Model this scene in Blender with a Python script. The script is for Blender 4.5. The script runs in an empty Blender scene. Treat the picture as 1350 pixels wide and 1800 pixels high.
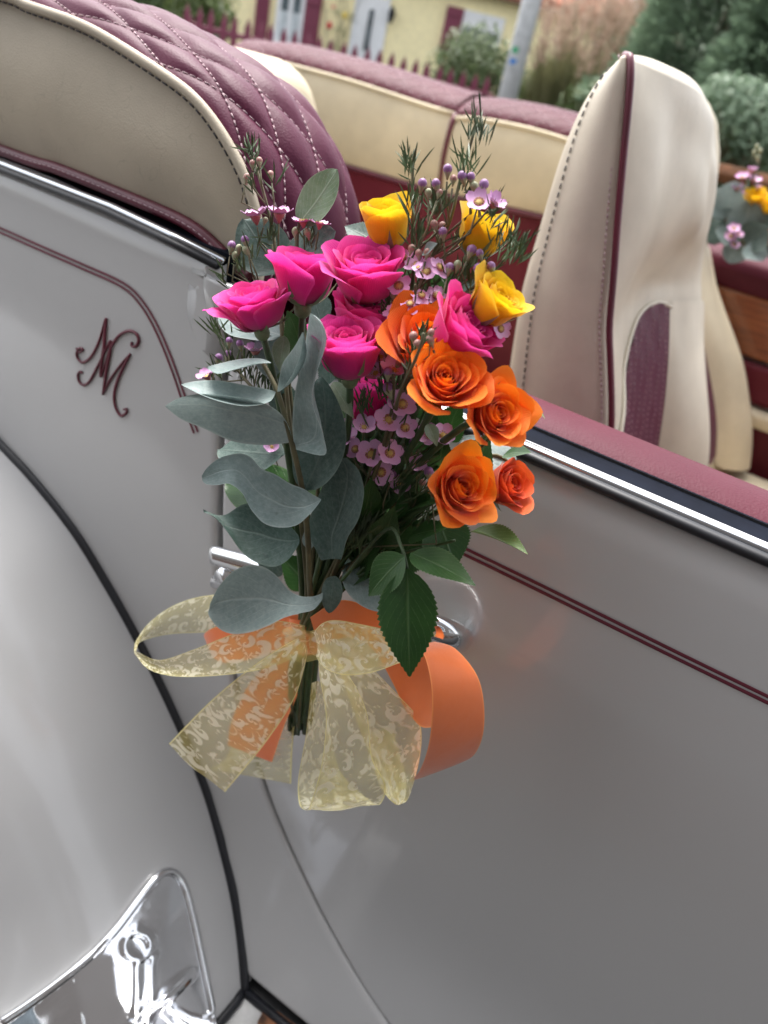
import bpy, bmesh, math, random
from mathutils import Vector, Matrix, geometry, noise as mnoise
from mathutils.bvhtree import BVHTree
RD = math.radians
random.seed(7)
S = bpy.context.scene
COL = S.collection

# ------------------------------------------------------------------ camera, sky, sun, exposure
F = 1352.0
TH, ROLL, AZ = RD(30.5), RD(13.4), RD(65)
FW = Vector((-math.cos(AZ)*math.cos(TH), math.sin(AZ)*math.cos(TH), -math.sin(TH)))
_r0 = FW.cross(Vector((0, 0, 1))).normalized(); _u0 = _r0.cross(FW)
RT = _r0*math.cos(ROLL) + _u0*math.sin(ROLL)
UP = -_r0*math.sin(ROLL) + _u0*math.cos(ROLL)
CAM = Vector((0, -0.36, 1.17))
cd = bpy.data.cameras.new('camera'); cam = bpy.data.objects.new('camera', cd); COL.objects.link(cam)
cam.matrix_world = Matrix(((RT.x, UP.x, -FW.x, CAM.x), (RT.y, UP.y, -FW.y, CAM.y), (RT.z, UP.z, -FW.z, CAM.z), (0, 0, 0, 1)))
cd.sensor_fit = 'VERTICAL'; cd.sensor_height = 36; cd.sensor_width = 27; cd.lens = F/1800*36
cd.clip_start = 0.02; cd.clip_end = 600
cd.dof.use_dof = True; cd.dof.focus_distance = 0.375; cd.dof.aperture_fstop = 8.5
S.camera = cam
W = bpy.data.worlds.new('World'); S.world = W; W.use_nodes = True
SUN_EL, SUN_AZ = 62, -50      # sun_az: direction the light comes from, degrees from +Y clockwise
nt = W.node_tree; nt.nodes.clear()
sky = nt.nodes.new('ShaderNodeTexSky'); sky.sky_type = 'NISHITA'; sky.sun_disc = False
sky.sun_elevation = RD(SUN_EL); sky.sun_rotation = RD(SUN_AZ); sky.dust_density = 4; sky.air_density = 1.0
hsv = nt.nodes.new('ShaderNodeHueSaturation'); hsv.inputs['Saturation'].default_value = 0.22
bg = nt.nodes.new('ShaderNodeBackground'); bg.inputs['Strength'].default_value = 0.15
wo = nt.nodes.new('ShaderNodeOutputWorld')
nt.links.new(sky.outputs[0], hsv.inputs['Color']); nt.links.new(hsv.outputs[0], bg.inputs['Color']); nt.links.new(bg.outputs[0], wo.inputs[0])
sl = bpy.data.lights.new('sun', 'SUN'); sl.energy = 1.1; sl.angle = RD(30); sl.color = (1, .96, .9)
sun = bpy.data.objects.new('sun', sl); COL.objects.link(sun)
_sd = Vector((math.sin(RD(SUN_AZ))*math.cos(RD(SUN_EL)), math.cos(RD(SUN_AZ))*math.cos(RD(SUN_EL)), math.sin(RD(SUN_EL))))
sun.rotation_euler = _sd.to_track_quat('Z', 'Y').to_euler()
vs = S.view_settings; vs.view_transform = 'Standard'; vs.look = 'None'; vs.gamma = 1; vs.use_curve_mapping = False
vs.exposure = 1.85
S.cycles.max_bounces = 10; S.cycles.transparent_max_bounces = 16

# ------------------------------------------------------------------ projection helpers (real distances along a sight line)
def ray(u, v): return FW + RT*((u-675)/F) - UP*((v-900)/F)
def PY(u, v, y):
    d = ray(u, v); return CAM + d*((y-CAM.y)/d.y)
def tdep(p): return (p-CAM).dot(FW)
HD = Vector((-math.cos(AZ), math.sin(AZ), 0)); ED = Vector((math.sin(AZ), math.cos(AZ), 0))
def FP(u, v, dist):          # point at horizontal distance dist along the heading
    d = ray(u, v); return CAM + d*(dist/d.dot(HD))
def flare(x, z):             # body side: tucks in above, flares out to the running board
    y = 0.015*max(0, (z-.78)/.25)**2
    if z < .62: y -= .05*((.62-z)/.16)**2
    return y
def PS(u, v):                # point on the body side
    y = 0.0
    for _ in range(25):
        p = PY(u, v, y); y = .5*y+.5*flare(p.x, p.z)
    return Vector((p.x, flare(p.x, p.z), p.z))

def cr(P, n, closed=False):  # Catmull-Rom resample
    P = [Vector(p) for p in P]; out = []; m = len(P)
    segs = m if closed else m-1
    for i in range(segs):
        if closed: a, b, c, d = P[i-1], P[i], P[(i+1) % m], P[(i+2) % m]
        else: a, b, c, d = P[max(i-1, 0)], P[i], P[i+1], P[min(i+2, m-1)]
        for k in range(n):
            t = k/n
            out.append(.5*((2*b)+(c-a)*t+(2*a-5*b+4*c-d)*t*t+(3*b-a-3*c+d)*t**3))
    if not closed: out.append(P[-1])
    return out
def lerp(a, b, t): return a+(b-a)*t
def smooth(a, b, x):
    t = min(1, max(0, (x-a)/(b-a))); return t*t*(3-2*t)

# ------------------------------------------------------------------ object helpers
def thing(name, label, cat, loc=(0, 0, 0), group=None, rz=0):
    o = bpy.data.objects.new(name, None); COL.objects.link(o); o.location = loc; o.rotation_euler.z = rz
    o.empty_display_size = .02
    o['label'] = label; o['category'] = cat
    if group: o['group'] = group
    return o
def origin(o):
    return Vector(o.location) if o.parent is None else origin(o.parent)+Vector(o.location)
def mk(name, verts, faces, mat, parent=None, smoothit=True, uvs=None, kind=None, local=False, mats=None, fm=None):
    me = bpy.data.meshes.new(name)
    if parent is not None and not local:
        o0 = origin(parent); verts = [Vector(v)-o0 for v in verts]
    me.from_pydata([tuple(v) for v in verts], [], faces)
    if uvs:
        ul = me.uv_layers.new(name='UVMap')
        for l in me.loops: ul.data[l.index].uv = uvs[l.vertex_index]
    for m in (mats or [mat]): me.materials.append(m)
    if fm:
        for p, k in zip(me.polygons, fm): p.material_index = k
    if smoothit:
        for p in me.polygons: p.use_smooth = True
    me.update()
    o = bpy.data.objects.new(name, me); COL.objects.link(o)
    if parent is not None: o.parent = parent
    if kind: o['kind'] = kind
    return o
def tagm(o, label, cat, group=None):
    o['label'] = label; o['category'] = cat
    if group: o['group'] = group
    return o
class MB:
    def __init__(s): s.v = []; s.f = []; s.uv = []; s.fm = []
    def add(s, v, f, uv=None, m=0):
        k = len(s.v); s.v += [Vector(a) for a in v]; s.f += [tuple(i+k for i in q) for q in f]
        s.uv += uv if uv else [(0, 0)]*len(v); s.fm += [m]*len(f)
    def build(s, name, mat, parent=None, **k):
        return mk(name, s.v, s.f, mat, parent, uvs=s.uv, **k)
    def grid(s, G, uv=None, closed_u=False):
        nu = len(G); nv = len(G[0]); v = [p for r in G for p in r]; f = []
        for i in range(nu if closed_u else nu-1):
            for j in range(nv-1):
                a = i*nv+j; b = ((i+1) % nu)*nv+j
                f.append((a, b, b+1, a+1))
        U = uv or [(i/max(1, nu-1), j/max(1, nv-1)) for i in range(nu) for j in range(nv)]
        s.add(v, f, U)
    def tube(s, P, r, n=8, cap=True, flat=None):
        P = [Vector(p) for p in P]; R = r if isinstance(r, (list, tuple)) else [r]*len(P)
        T = [(P[min(i+1, len(P)-1)]-P[max(i-1, 0)]).normalized() for i in range(len(P))]
        nrm = T[0].orthogonal().normalized(); v = []; f = []
        if flat is not None: nrm = (Vector(flat)-T[0]*T[0].dot(Vector(flat))).normalized()
        for i, p in enumerate(P):
            nrm = (nrm-T[i]*nrm.dot(T[i])).normalized(); b = T[i].cross(nrm)
            rr = R[i]; ra, rb = rr if isinstance(rr, tuple) else (rr, rr)
            for k in range(n):
                a = 2*math.pi*k/n; v.append(p+nrm*(ra*math.cos(a))+b*(rb*math.sin(a)))
        for i in range(len(P)-1):
            for k in range(n):
                f.append((i*n+k, i*n+(k+1) % n, (i+1)*n+(k+1) % n, (i+1)*n+k))
        if cap: f += [tuple(range(n))[::-1], tuple(range((len(P)-1)*n, len(P)*n))]
        s.add(v, f)
    def box(s, lo, hi, M=None, m=0):
        v = [Vector((x, y, z)) for x in (lo[0], hi[0]) for y in (lo[1], hi[1]) for z in (lo[2], hi[2])]
        if M: v = [M @ a for a in v]
        s.add(v, [(0, 1, 3, 2), (4, 6, 7, 5), (0, 4, 5, 1), (2, 3, 7, 6), (0, 2, 6, 4), (1, 5, 7, 3)], m=m)
    def sphere(s, c, r, nu=8, nv=6, M=None):
        v = []; f = []; c = Vector(c); rr = r if isinstance(r, (tuple, list)) else (r, r, r)
        v.append(Vector((0, 0, -1)))
        for j in range(1, nv):
            a = -math.pi/2+math.pi*j/nv
            for i in range(nu):
                b = 2*math.pi*i/nu; v.append(Vector((math.cos(a)*math.cos(b), math.cos(a)*math.sin(b), math.sin(a))))
        v.append(Vector((0, 0, 1)))
        for i in range(nu):
            f.append((0, 1+(i+1) % nu, 1+i))
            for j in range(nv-2):
                f.append((1+j*nu+i, 1+j*nu+(i+1) % nu, 1+(j+1)*nu+(i+1) % nu, 1+(j+1)*nu+i))
            f.append((1+(nv-2)*nu+i, 1+(nv-2)*nu+(i+1) % nu, len(v)-1))
        v = [Vector((a.x*rr[0], a.y*rr[1], a.z*rr[2])) for a in v]
        if M: v = [M @ a for a in v]
        s.add([a+c for a in v], f)

def bevel(o, w, seg=2):
    m = o.modifiers.new('bevel', 'BEVEL'); m.width = w; m.segments = seg; m.limit_method = 'ANGLE'
    return o

# ------------------------------------------------------------------ materials
class NT:
    def __init__(s, name):
        s.m = bpy.data.materials.new(name); s.m.use_nodes = True; s.t = s.m.node_tree; s.t.nodes.clear()
        s.out = s.n('ShaderNodeOutputMaterial')
    def n(s, typ, **k):
        a = s.t.nodes.new(typ)
        for q, v in k.items(): setattr(a, q, v)
        return a
    def put(s, sock, v):
        if isinstance(v, bpy.types.NodeSocket): s.t.links.new(v, sock)
        elif v is not None: sock.default_value = v
    def math(s, op, a, b=None, c=None):
        q = s.n('ShaderNodeMath', operation=op); s.put(q.inputs[0], a)
        if b is not None: s.put(q.inputs[1], b)
        if c is not None: s.put(q.inputs[2], c)
        return q.outputs[0]
    def noise(s, scale, detail=3, vec=None, rough=.5, dist=0):
        q = s.n('ShaderNodeTexNoise'); q.inputs['Scale'].default_value = scale; q.inputs['Detail'].default_value = detail
        q.inputs['Roughness'].default_value = rough; q.inputs['Distortion'].default_value = dist
        if vec is not None: s.put(q.inputs['Vector'], vec)
        return q.outputs['Fac']
    def coord(s, k='Object'):
        return s.n('ShaderNodeTexCoord').outputs[k]
    def mapr(s, v, a, b, c, d):
        q = s.n('ShaderNodeMapRange'); s.put(q.inputs[0], v)
        for i, w in enumerate((a, b, c, d)): s.put(q.inputs[i+1], w)
        return q.outputs[0]
    def mix(s, fac, a, b):
        q = s.n('ShaderNodeMix', data_type='RGBA'); s.put(q.inputs[0], fac)
        s.put(q.inputs[6], (*a, 1) if isinstance(a, tuple) else a); s.put(q.inputs[7], (*b, 1) if isinstance(b, tuple) else b)
        return q.outputs[2]
    def bump(s, h, strength=.3, dist=.001):
        q = s.n('ShaderNodeBump'); q.inputs['Strength'].default_value = strength; q.inputs['Distance'].default_value = dist
        s.put(q.inputs['Height'], h); return q.outputs[0]
    def bsdf(s, col, rough=.5, **k):
        q = s.n('ShaderNodeBsdfPrincipled'); s.put(q.inputs['Base Color'], (*col, 1) if isinstance(col, tuple) else col)
        s.put(q.inputs['Roughness'], rough)
        for a, v in k.items(): s.put(q.inputs[a.replace('_', ' ')], v)
        return q
    def done(s, sh):
        s.t.links.new(sh.outputs[0] if hasattr(sh, 'outputs') else sh, s.out.inputs[0]); return s.m
def simple(name, col, rough=.5, var=.12, scale=30, bump=0, bscale=200, bdist=.001, **k):
    a = NT(name); co = a.coord()
    nz = a.noise(scale, 4, co)
    c2 = tuple(x*(1-var*2) for x in col); c3 = tuple(min(1, x*(1+var)) for x in col)
    c = a.mix(a.mapr(nz, .3, .7, 0, 1), c2, c3)
    kw = dict(k)
    if bump: kw['Normal'] = a.bump(a.noise(bscale, 4, co), bump, bdist)
    return a.done(a.bsdf(c, rough, **kw))

def paint_mat():
    a = NT('pearl_white_paint'); co = a.coord()
    c = a.mix(a.noise(3, 1, co), (.50, .50, .50), (.51, .51, .51))
    r = .25
    return a.done(a.bsdf(c, r, Coat_Weight=.55, Coat_Roughness=.07))
def leather(name, col, bs=700, rough=.42, crease=.0, var=.08):
    a = NT(name); co = a.coord()
    v = a.n('ShaderNodeTexVoronoi'); v.inputs['Scale'].default_value = bs; a.put(v.inputs['Vector'], co)
    h = a.math('ADD', a.math('MULTIPLY', v.outputs['Distance'], .5), a.math('MULTIPLY', a.noise(25, 5, co, dist=.6), 2.2))
    nz = a.noise(9, 5, co, .6)
    c = a.mix(a.mapr(nz, .3, .7, 0, 1), tuple(x*(1-2*var) for x in col), tuple(min(1, x*(1+var)) for x in col))
    # faint scuffs
    sc = a.n('ShaderNodeTexNoise'); sc.inputs['Scale'].default_value = 40; sc.inputs['Detail'].default_value = 2; a.put(sc.inputs['Vector'], co)
    mk_ = a.mapr(a.math('ABSOLUTE', a.math('SUBTRACT', sc.outputs['Fac'], .5)), 0, .006, .25, 0)
    mk2 = a.math('MULTIPLY', mk_, a.mapr(a.noise(7, 2, co), .55, .65, 0, 1))
    c = a.mix(mk2, c, tuple(x*.35 for x in col))
    return a.done(a.bsdf(c, rough, Normal=a.bump(h, .22, .0012), Specular_IOR_Level=.16))
def petal_mat(name, inner, outer, base):
    a = NT(name); uv = a.coord('UV'); sep = a.n('ShaderNodeSeparateXYZ'); a.put(sep.inputs[0], uv)
    t = sep.outputs[1]; co = a.coord()
    c = a.mix(a.mapr(t, .0, .45, 0, 1), base, inner)
    c = a.mix(a.mapr(t, .75, 1.0, 0, 1), c, outer)
    ex = a.math('ABSOLUTE', a.math('SUBTRACT', sep.outputs[0], .5))
    rim = a.math('MAXIMUM', a.mapr(ex, .43, .5, 0, .55), a.mapr(t, .93, 1.0, 0, .7))
    c = a.mix(rim, c, tuple(min(1, q*1.12+.012) for q in outer))
    oi = a.n('ShaderNodeObjectInfo')
    hs = a.n('ShaderNodeHueSaturation'); a.put(hs.inputs['Value'], a.mapr(oi.outputs['Random'], 0, 1, .84, 1.08)); a.put(hs.inputs['Hue'], a.mapr(oi.outputs['Random'], 0, 1, .492, .508)); a.put(hs.inputs['Color'], c); c = hs.outputs[0]
    # fine veins running up the petal
    w = a.n('ShaderNodeTexWave'); w.inputs['Scale'].default_value = 9; w.inputs['Distortion'].default_value = 3; w.inputs['Detail'].default_value = 3
    a.put(w.inputs['Vector'], uv)
    c = a.mix(a.math('MULTIPLY', w.outputs['Fac'], .16), c, tuple(x*.72 for x in inner))
    c = a.mix(a.mapr(a.noise(160, 4, co), .45, .75, 0, .22), c, tuple(x*.75 for x in inner))
    nb = a.bump(a.math('ADD', w.outputs['Fac'], a.noise(500, 3, co)), .18, .0006)
    p = a.bsdf(c, .55, Normal=nb, Sheen_Weight=.25, Specular_IOR_Level=.25)
    tr = a.n('ShaderNodeBsdfTranslucent'); a.put(tr.inputs[0], c); a.put(tr.inputs['Normal'], nb)
    mx = a.n('ShaderNodeMixShader'); mx.inputs[0].default_value = .40
    a.t.links.new(p.outputs[0], mx.inputs[1]); a.t.links.new(tr.outputs[0], mx.inputs[2])
    return a.done(mx)
def leaf_mat(name, lo, hi, vein, rough=.5, bloom=0, vs_=14):
    a = NT(name); uv = a.coord('UV'); sep = a.n('ShaderNodeSeparateXYZ'); a.put(sep.inputs[0], uv); co = a.coord()
    x = a.math('ABSOLUTE', a.math('SUBTRACT', sep.outputs[0], .5)); y = sep.outputs[1]
    c = a.mix(a.mapr(a.noise(60, 5, co, .65), .3, .72, 0, 1), lo, hi)
    if bloom:
        sp = a.noise(420, 4, co, .75)
        c = a.mix(a.math('MULTIPLY', a.mapr(sp, .4, .7, 0, 1), bloom), c, (.42, .49, .48))
        c = a.mix(a.mapr(a.noise(28, 3, co), .5, .8, 0, .4), c, tuple(q*.55 for q in lo))
    mid = a.mapr(x, .0, .035, 1, 0)
    c = a.mix(a.mapr(x, .462, .492, 0, .55), c, vein)
    c = a.mix(a.mapr(a.noise(130, 2, co), .70, .76, 0, .5), c, tuple(q*.45 for q in lo))
    oi = a.n('ShaderNodeObjectInfo'); hs = a.n('ShaderNodeHueSaturation'); a.put(hs.inputs['Value'], a.mapr(oi.outputs['Random'], 0, 1, .80, 1.18)); a.put(hs.inputs['Saturation'], a.mapr(oi.outputs['Random'], 0, 1, 1.1, .85)); a.put(hs.inputs['Color'], c); c = hs.outputs[0]
    # side veins: stripes slanted away from the midrib
    st = a.math('SINE', a.math('MULTIPLY', a.math('SUBTRACT', y, a.math('MULTIPLY', x, .9)), vs_*6.28))
    st = a.math('ADD', st, a.math('MULTIPLY', a.math('SUBTRACT', a.noise(30, 2, uv), .5), .6))
    side = a.mapr(st, .9, 1.0, 0, .45)
    vv = a.math('MAXIMUM', mid, side)
    c = a.mix(a.math('MULTIPLY', vv, .45), c, vein)
    nb = a.bump(a.math('ADD', a.math('MULTIPLY', vv, -1), a.math('MULTIPLY', a.noise(300, 3, co), .5)), .3, .0008)
    p = a.bsdf(c, rough, Normal=nb, Specular_IOR_Level=.35)
    tr = a.n('ShaderNodeBsdfTranslucent'); a.put(tr.inputs[0], a.mix(.5, c, hi))
    mx = a.n('ShaderNodeMixShader'); mx.inputs[0].default_value = .18
    a.t.links.new(p.outputs[0], mx.inputs[1]); a.t.links.new(tr.outputs[0], mx.inputs[2])
    return a.done(mx)
def organza_mat():
    a = NT('yellow_organza'); uv = a.coord('UV'); sep = a.n('ShaderNodeSeparateXYZ'); a.put(sep.inputs[0], uv)
    # warp, then mirrored cells holding spiral scrolls
    wx = a.math('ADD', sep.outputs[0], a.math('MULTIPLY', a.math('SUBTRACT', a.noise(1.6, 1, uv), .5), .22))
    wy = a.math('ADD', sep.outputs[1], a.math('MULTIPLY', a.math('SUBTRACT', a.noise(1.3, 1, uv, dist=.5), .5), .22))
    def scroll(fx, fy, ox, oy, arms, turns):
        X = a.math('MULTIPLY', a.math('ADD', wx, ox), fx); Y = a.math('MULTIPLY', a.math('ADD', wy, oy), fy)
        px = a.math('SUBTRACT', a.math('PINGPONG', X, 1.0), .5); py = a.math('SUBTRACT', a.math('PINGPONG', Y, 1.0), .5)
        r = a.math('SQRT', a.math('ADD', a.math('MULTIPLY', px, px), a.math('MULTIPLY', py, py)))
        th = a.math('ARCTAN2', py, px)
        ph = a.math('ADD', a.math('MULTIPLY', a.math('LOGARITHM', a.math('ADD', r, .01), 2.718), turns), a.math('MULTIPLY', th, arms))
        sn = a.math('SINE', ph)
        msk = a.mapr(r, .42, .5, 1, 0)
        return a.math('MULTIPLY', a.mapr(sn, .05, .4, 0, 1), msk)
    s1 = scroll(2.3, 2.3, 0, 0, 1, 2.6)
    s2 = scroll(1.9, 1.9, .31, .43, 1, -2.3)
    s3 = scroll(3.3, 3.3, .13, .21, 5, .8)
    n1 = a.mapr(a.noise(2.2, 1, uv), .46, .5, 0, 1)
    pat = a.math('MAXIMUM', a.math('MULTIPLY', s1, n1), a.math('MULTIPLY', s2, a.math('SUBTRACT', 1, n1)))
    pat = a.math('MAXIMUM', pat, a.math('MULTIPLY', s3, a.mapr(a.noise(3.7, 1, uv), .52, .55, 0, .9)))
    edge = a.mapr(a.math('ABSOLUTE', a.math('SUBTRACT', sep.outputs[0], .5)), .472, .482, 0, 1)
    # sheer weave
    wv = a.noise(170, 2, uv)
    al = a.math('ADD', a.math('ADD', .30, a.math('MULTIPLY', pat, .46)), a.math('MULTIPLY', wv, .08))
    al = a.math('MAXIMUM', al, a.math('MULTIPLY', edge, .85))
    c = a.mix(pat, (.92, .80, .27), (.99, .95, .70))
    c = a.mix(edge, c, (.93, .86, .40))
    p = a.bsdf(c, .5, Sheen_Weight=.6, Sheen_Roughness=.4)
    tl = a.n('ShaderNodeBsdfTranslucent'); a.put(tl.inputs[0], c)
    m1 = a.n('ShaderNodeMixShader'); m1.inputs[0].default_value = .38
    a.t.links.new(p.outputs[0], m1.inputs[1]); a.t.links.new(tl.outputs[0], m1.inputs[2])
    tp = a.n('ShaderNodeBsdfTransparent'); m2 = a.n('ShaderNodeMixShader'); a.put(m2.inputs[0], al)
    a.t.links.new(tp.outputs[0], m2.inputs[1]); a.t.links.new(m1.outputs[0], m2.inputs[2])
    return a.done(m2)
def satin_mat():
    a = NT('orange_satin'); uv = a.coord('UV'); sep = a.n('ShaderNodeSeparateXYZ'); a.put(sep.inputs[0], uv)
    cb = a.n('ShaderNodeCombineXYZ'); a.put(cb.inputs[0], a.math('MULTIPLY', sep.outputs[0], 12)); a.put(cb.inputs[1], a.math('MULTIPLY', sep.outputs[1], 320))
    nz = a.noise(1, 3, cb.outputs[0])
    c = a.mix(nz, (.74, .135, .018), (.92, .21, .04))
    edge = a.mapr(a.math('ABSOLUTE', a.math('SUBTRACT', sep.outputs[0], .5)), .47, .485, 0, 1)
    c = a.mix(edge, c, (.95, .30, .07))
    return a.done(a.bsdf(c, .38, Anisotropic=.6, Sheen_Weight=.4, Normal=a.bump(a.math('ADD', a.math('MULTIPLY', nz, .35), a.math('MULTIPLY', a.noise(70, 3, a.coord()), 1.6)), .35, .0012)))
def wood_mat():
    a = NT('varnished_wood'); co = a.coord(); mp = a.n('ShaderNodeMapping'); mp.inputs['Scale'].default_value = (3, 14, 26); a.put(mp.inputs[0], co)
    n1 = a.noise(3, 6, mp.outputs[0], .6, 1.2)
    c = a.mix(a.mapr(n1, .3, .7, 0, 1), (.13, .035, .012), (.36, .115, .035))
    return a.done(a.bsdf(c, .3, Coat_Weight=.5, Coat_Roughness=.1, Normal=a.bump(n1, .1, .001)))
M = {}
M['paint'] = paint_mat()
M['maroon_line'] = simple('maroon_coachline', (.13, .018, .035), .35, .1)
M['beige'] = leather('beige_leather', (.50, .44, .345), 900, .45)
M['cream'] = leather('cream_leather', (.66, .58, .42), 800, .45)
M['seat'] = leather('ivory_leather', (.60, .55, .45), 1100, .36)
M['burg'] = leather('burgundy_leather', (.085, .014, .037), 700, .5, var=.06)
M['burg_dark'] = leather('dark_burgundy_leather', (.13, .017, .028), 600, .4)
M['burg_trim'] = leather('burgundy_trim_vinyl', (.088, .015, .028), 600, .55)
M['pipe'] = simple('burgundy_piping', (.12, .018, .035), .4)
M['thread'] = simple('pale_thread', (.52, .38, .41), .8, .1)
M['thread_dark'] = simple('dark_thread', (.05, .045, .05), .7, .1)
M['rubber'] = simple('black_rubber', (.012, .013, .017), .45, .2, 40)
M['navy'] = simple('slot_shade_black', (.006, .008, .015), .9, .2, Specular_IOR_Level=.1)  # near-black fill that puts the shade of the window slot gap into colour
M['chrome'] = simple('chrome', (.80, .81, .83), .07, .03, 20, .04, 60, .0006, Metallic=1.0)
M['chrome_trim'] = simple('dimmed_chrome', (.50, .52, .55), .16, .05, 20, .04, 60, .0006, Metallic=1.0)  # chrome copy with a darker colour to tone down the belt strips' highlight
M['chrome_dark'] = simple('brushed_metal', (.35, .36, .38), .25, .1, Metallic=1.0)
M['shell'] = simple('dark_body_shell', (.02, .02, .022), .7)
M['wood'] = wood_mat()
M['pink'] = petal_mat('pink_petal', (.86, .032, .33), (.90, .09, .43), (.62, .14, .26))
M['orange'] = petal_mat('orange_petal', (1.0, .20, .008), (1.0, .235, .012), (.85, .25, .02))
M['coral'] = petal_mat('coral_petal', (.80, .085, .012), (.85, .12, .03), (.6, .12, .03))
M['yellow'] = petal_mat('yellow_petal', (.93, .58, .008), (.95, .64, .02), (.6, .42, .03))
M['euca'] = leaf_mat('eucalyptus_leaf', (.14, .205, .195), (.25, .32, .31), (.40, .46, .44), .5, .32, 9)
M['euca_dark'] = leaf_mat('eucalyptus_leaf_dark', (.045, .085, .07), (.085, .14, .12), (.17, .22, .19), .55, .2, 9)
M['euca_fresh'] = leaf_mat('eucalyptus_leaf_fresh', (.12, .19, .105), (.22, .30, .18), (.40, .46, .36), .5, .2, 8)
M['leaf'] = leaf_mat('rose_leaf', (.022, .065, .018), (.045, .115, .03), (.12, .2, .08), .35, 0, 8)
M['leaf_light'] = leaf_mat('rose_leaf_light', (.07, .14, .035), (.13, .22, .06), (.25, .33, .14), .4, 0, 8)
M['stem'] = simple('green_stem', (.045, .085, .03), .5, .2, 80)
M['twig'] = simple('brownish_twig', (.12, .11, .055), .6, .2, 80)
M['needle'] = simple('needle_green', (.055, .095, .03), .5, .3, 90)
M['sepal'] = simple('sepal_green', (.17, .22, .11), .55, .2, 120)
M['wax'] = simple('waxflower_petal', (.70, .40, .66), .5, .12, 250, Subsurface_Weight=.15, Subsurface_Radius=(.002, .001, .002))
M['waxcup'] = simple('waxflower_cup', (.45, .17, .16), .5, .3, 400)
M['waxgold'] = simple('waxflower_stamen', (.60, .42, .12), .6, .3, 500)
M['bud_purple'] = simple('purple_bud', (.30, .14, .33), .45, .25, 300)
M['bud_pink'] = simple('pinkish_bud', (.42, .22, .19), .5, .25, 300)
M['bud_green'] = simple('green_bud', (.34, .36, .22), .5, .2, 300)
M['organza'] = organza_mat(); M['satin'] = satin_mat()

# ================================================================== THE CAR
car = thing('convertible_car', 'pearl white open-top classic car with burgundy coachlines and ivory leather seats', 'car', (-.2, .65, 0))

def resample(P, step, closed=True):
    P = [Vector(p) for p in P]; out = []; m = len(P)
    for i in range(m if closed else m-1):
        a, b = P[i], P[(i+1) % m]; k = max(1, int((b-a).length/step))
        for j in range(k): out.append(a.lerp(b, j/k))
    if not closed: out.append(P[-1])
    return out
def roundcorners(P, R, n=6):
    out = []; m = len(P)
    for i in range(m):
        a, b, c = Vector(P[i-1]), Vector(P[i]), Vector(P[(i+1) % m]); r = R[i] if isinstance(R, (list, tuple)) else R
        if r <= 0: out.append(b); continue
        d1 = (a-b); d2 = (c-b); r1 = min(r, d1.length*.45, d2.length*.45)
        p1 = b+d1.normalized()*r1; p2 = b+d2.normalized()*r1
        for k in range(n+1):
            t = k/n; out.append(p1*(1-t)**2+b*2*t*(1-t)+p2*t*t)
    return out
def fill2d(poly, step, inside_margin):
    """triangulate a 2-D polygon with interior grid points"""
    xs = [p[0] for p in poly]; ys = [p[1] for p in poly]
    vv = [Vector((p[0], p[1])) for p in poly]; n = len(vv)
    def inside(x, y):
        c = False; j = n-1
        for i in range(n):
            if ((vv[i].y > y) != (vv[j].y > y)) and (x < (vv[j].x-vv[i].x)*(y-vv[i].y)/(vv[j].y-vv[i].y)+vv[i].x): c = not c
            j = i
        return c
    pts = []
    x = min(xs)+step*.5
    while x < max(xs):
        y = min(ys)+step*.5
        while y < max(ys):
            if inside(x, y) and min((Vector((x, y))-q).length for q in vv) > inside_margin: pts.append(Vector((x, y)))
            y += step
        x += step
    r = geometry.delaunay_2d_cdt(vv+pts, [], [tuple(range(n))], 1, 1e-7)
    return r[0], r[2]
def panel(name, outline, radius, mat, parent, step=.012, sfun=flare, thick=.02, fill=.035):
    """body panel: flat-ish sheet following sfun(x,z) with rounded edges. outline list of (x,z); radius(x,z)->edge roll"""
    P = resample([Vector((a, b)) for a, b in outline], step)
    area = sum(P[i].x*P[(i+1) % len(P)].y-P[(i+1) % len(P)].x*P[i].y for i in range(len(P)))
    if area < 0: P = P[::-1]
    n = len(P); N = []
    for i in range(n):
        t = (P[(i+1) % n]-P[i-1]).normalized(); N.append(Vector((-t.y, t.x)))
    R = [radius(p.x, p.y) for p in P]
    for _ in range(10): R = [(R[i-1]+R[i]*2+R[(i+1) % n])/4 for i in range(n)]
    V = []; Fc = []; K = 7; KY = .5
    ring = []
    for k in range(-1, K+1):
        a = max(k, 0)/K*math.pi/2
        row = []
        for i in range(n):
            d = R[i]*(1-math.cos(a)); dep = R[i]*(1-math.sin(a))
            q = P[i]+N[i]*d; dep *= KY
            if k < 0: dep += thick
            row.append(len(V)); V.append(Vector((q.x, sfun(q.x, q.y)+dep, q.y)))
        ring.append(row)
    for a, b in zip(ring[:-1], ring[1:]):
        for i in range(n):
            j = (i+1) % n; Fc.append((a[i], a[j], b[j], b[i]))
    inner = [(V[i].x, V[i].z) for i in ring[-1]]
    vv, ff = fill2d(inner, fill, fill*.5)
    k0 = len(V)
    for p in vv: V.append(Vector((p.x, sfun(p.x, p.y), p.y)))
    Fc += [tuple(i+k0 for i in f) for f in ff]
    o = mk(name, V, Fc, mat, parent)
    bm = bmesh.new(); bm.from_mesh(o.data); bmesh.ops.remove_doubles(bm, verts=bm.verts, dist=1e-5); bmesh.ops.recalc_face_normals(bm, faces=bm.faces)
    bm.to_mesh(o.data); bm.free()
    for p in o.data.polygons: p.use_smooth = True
    return o

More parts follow.
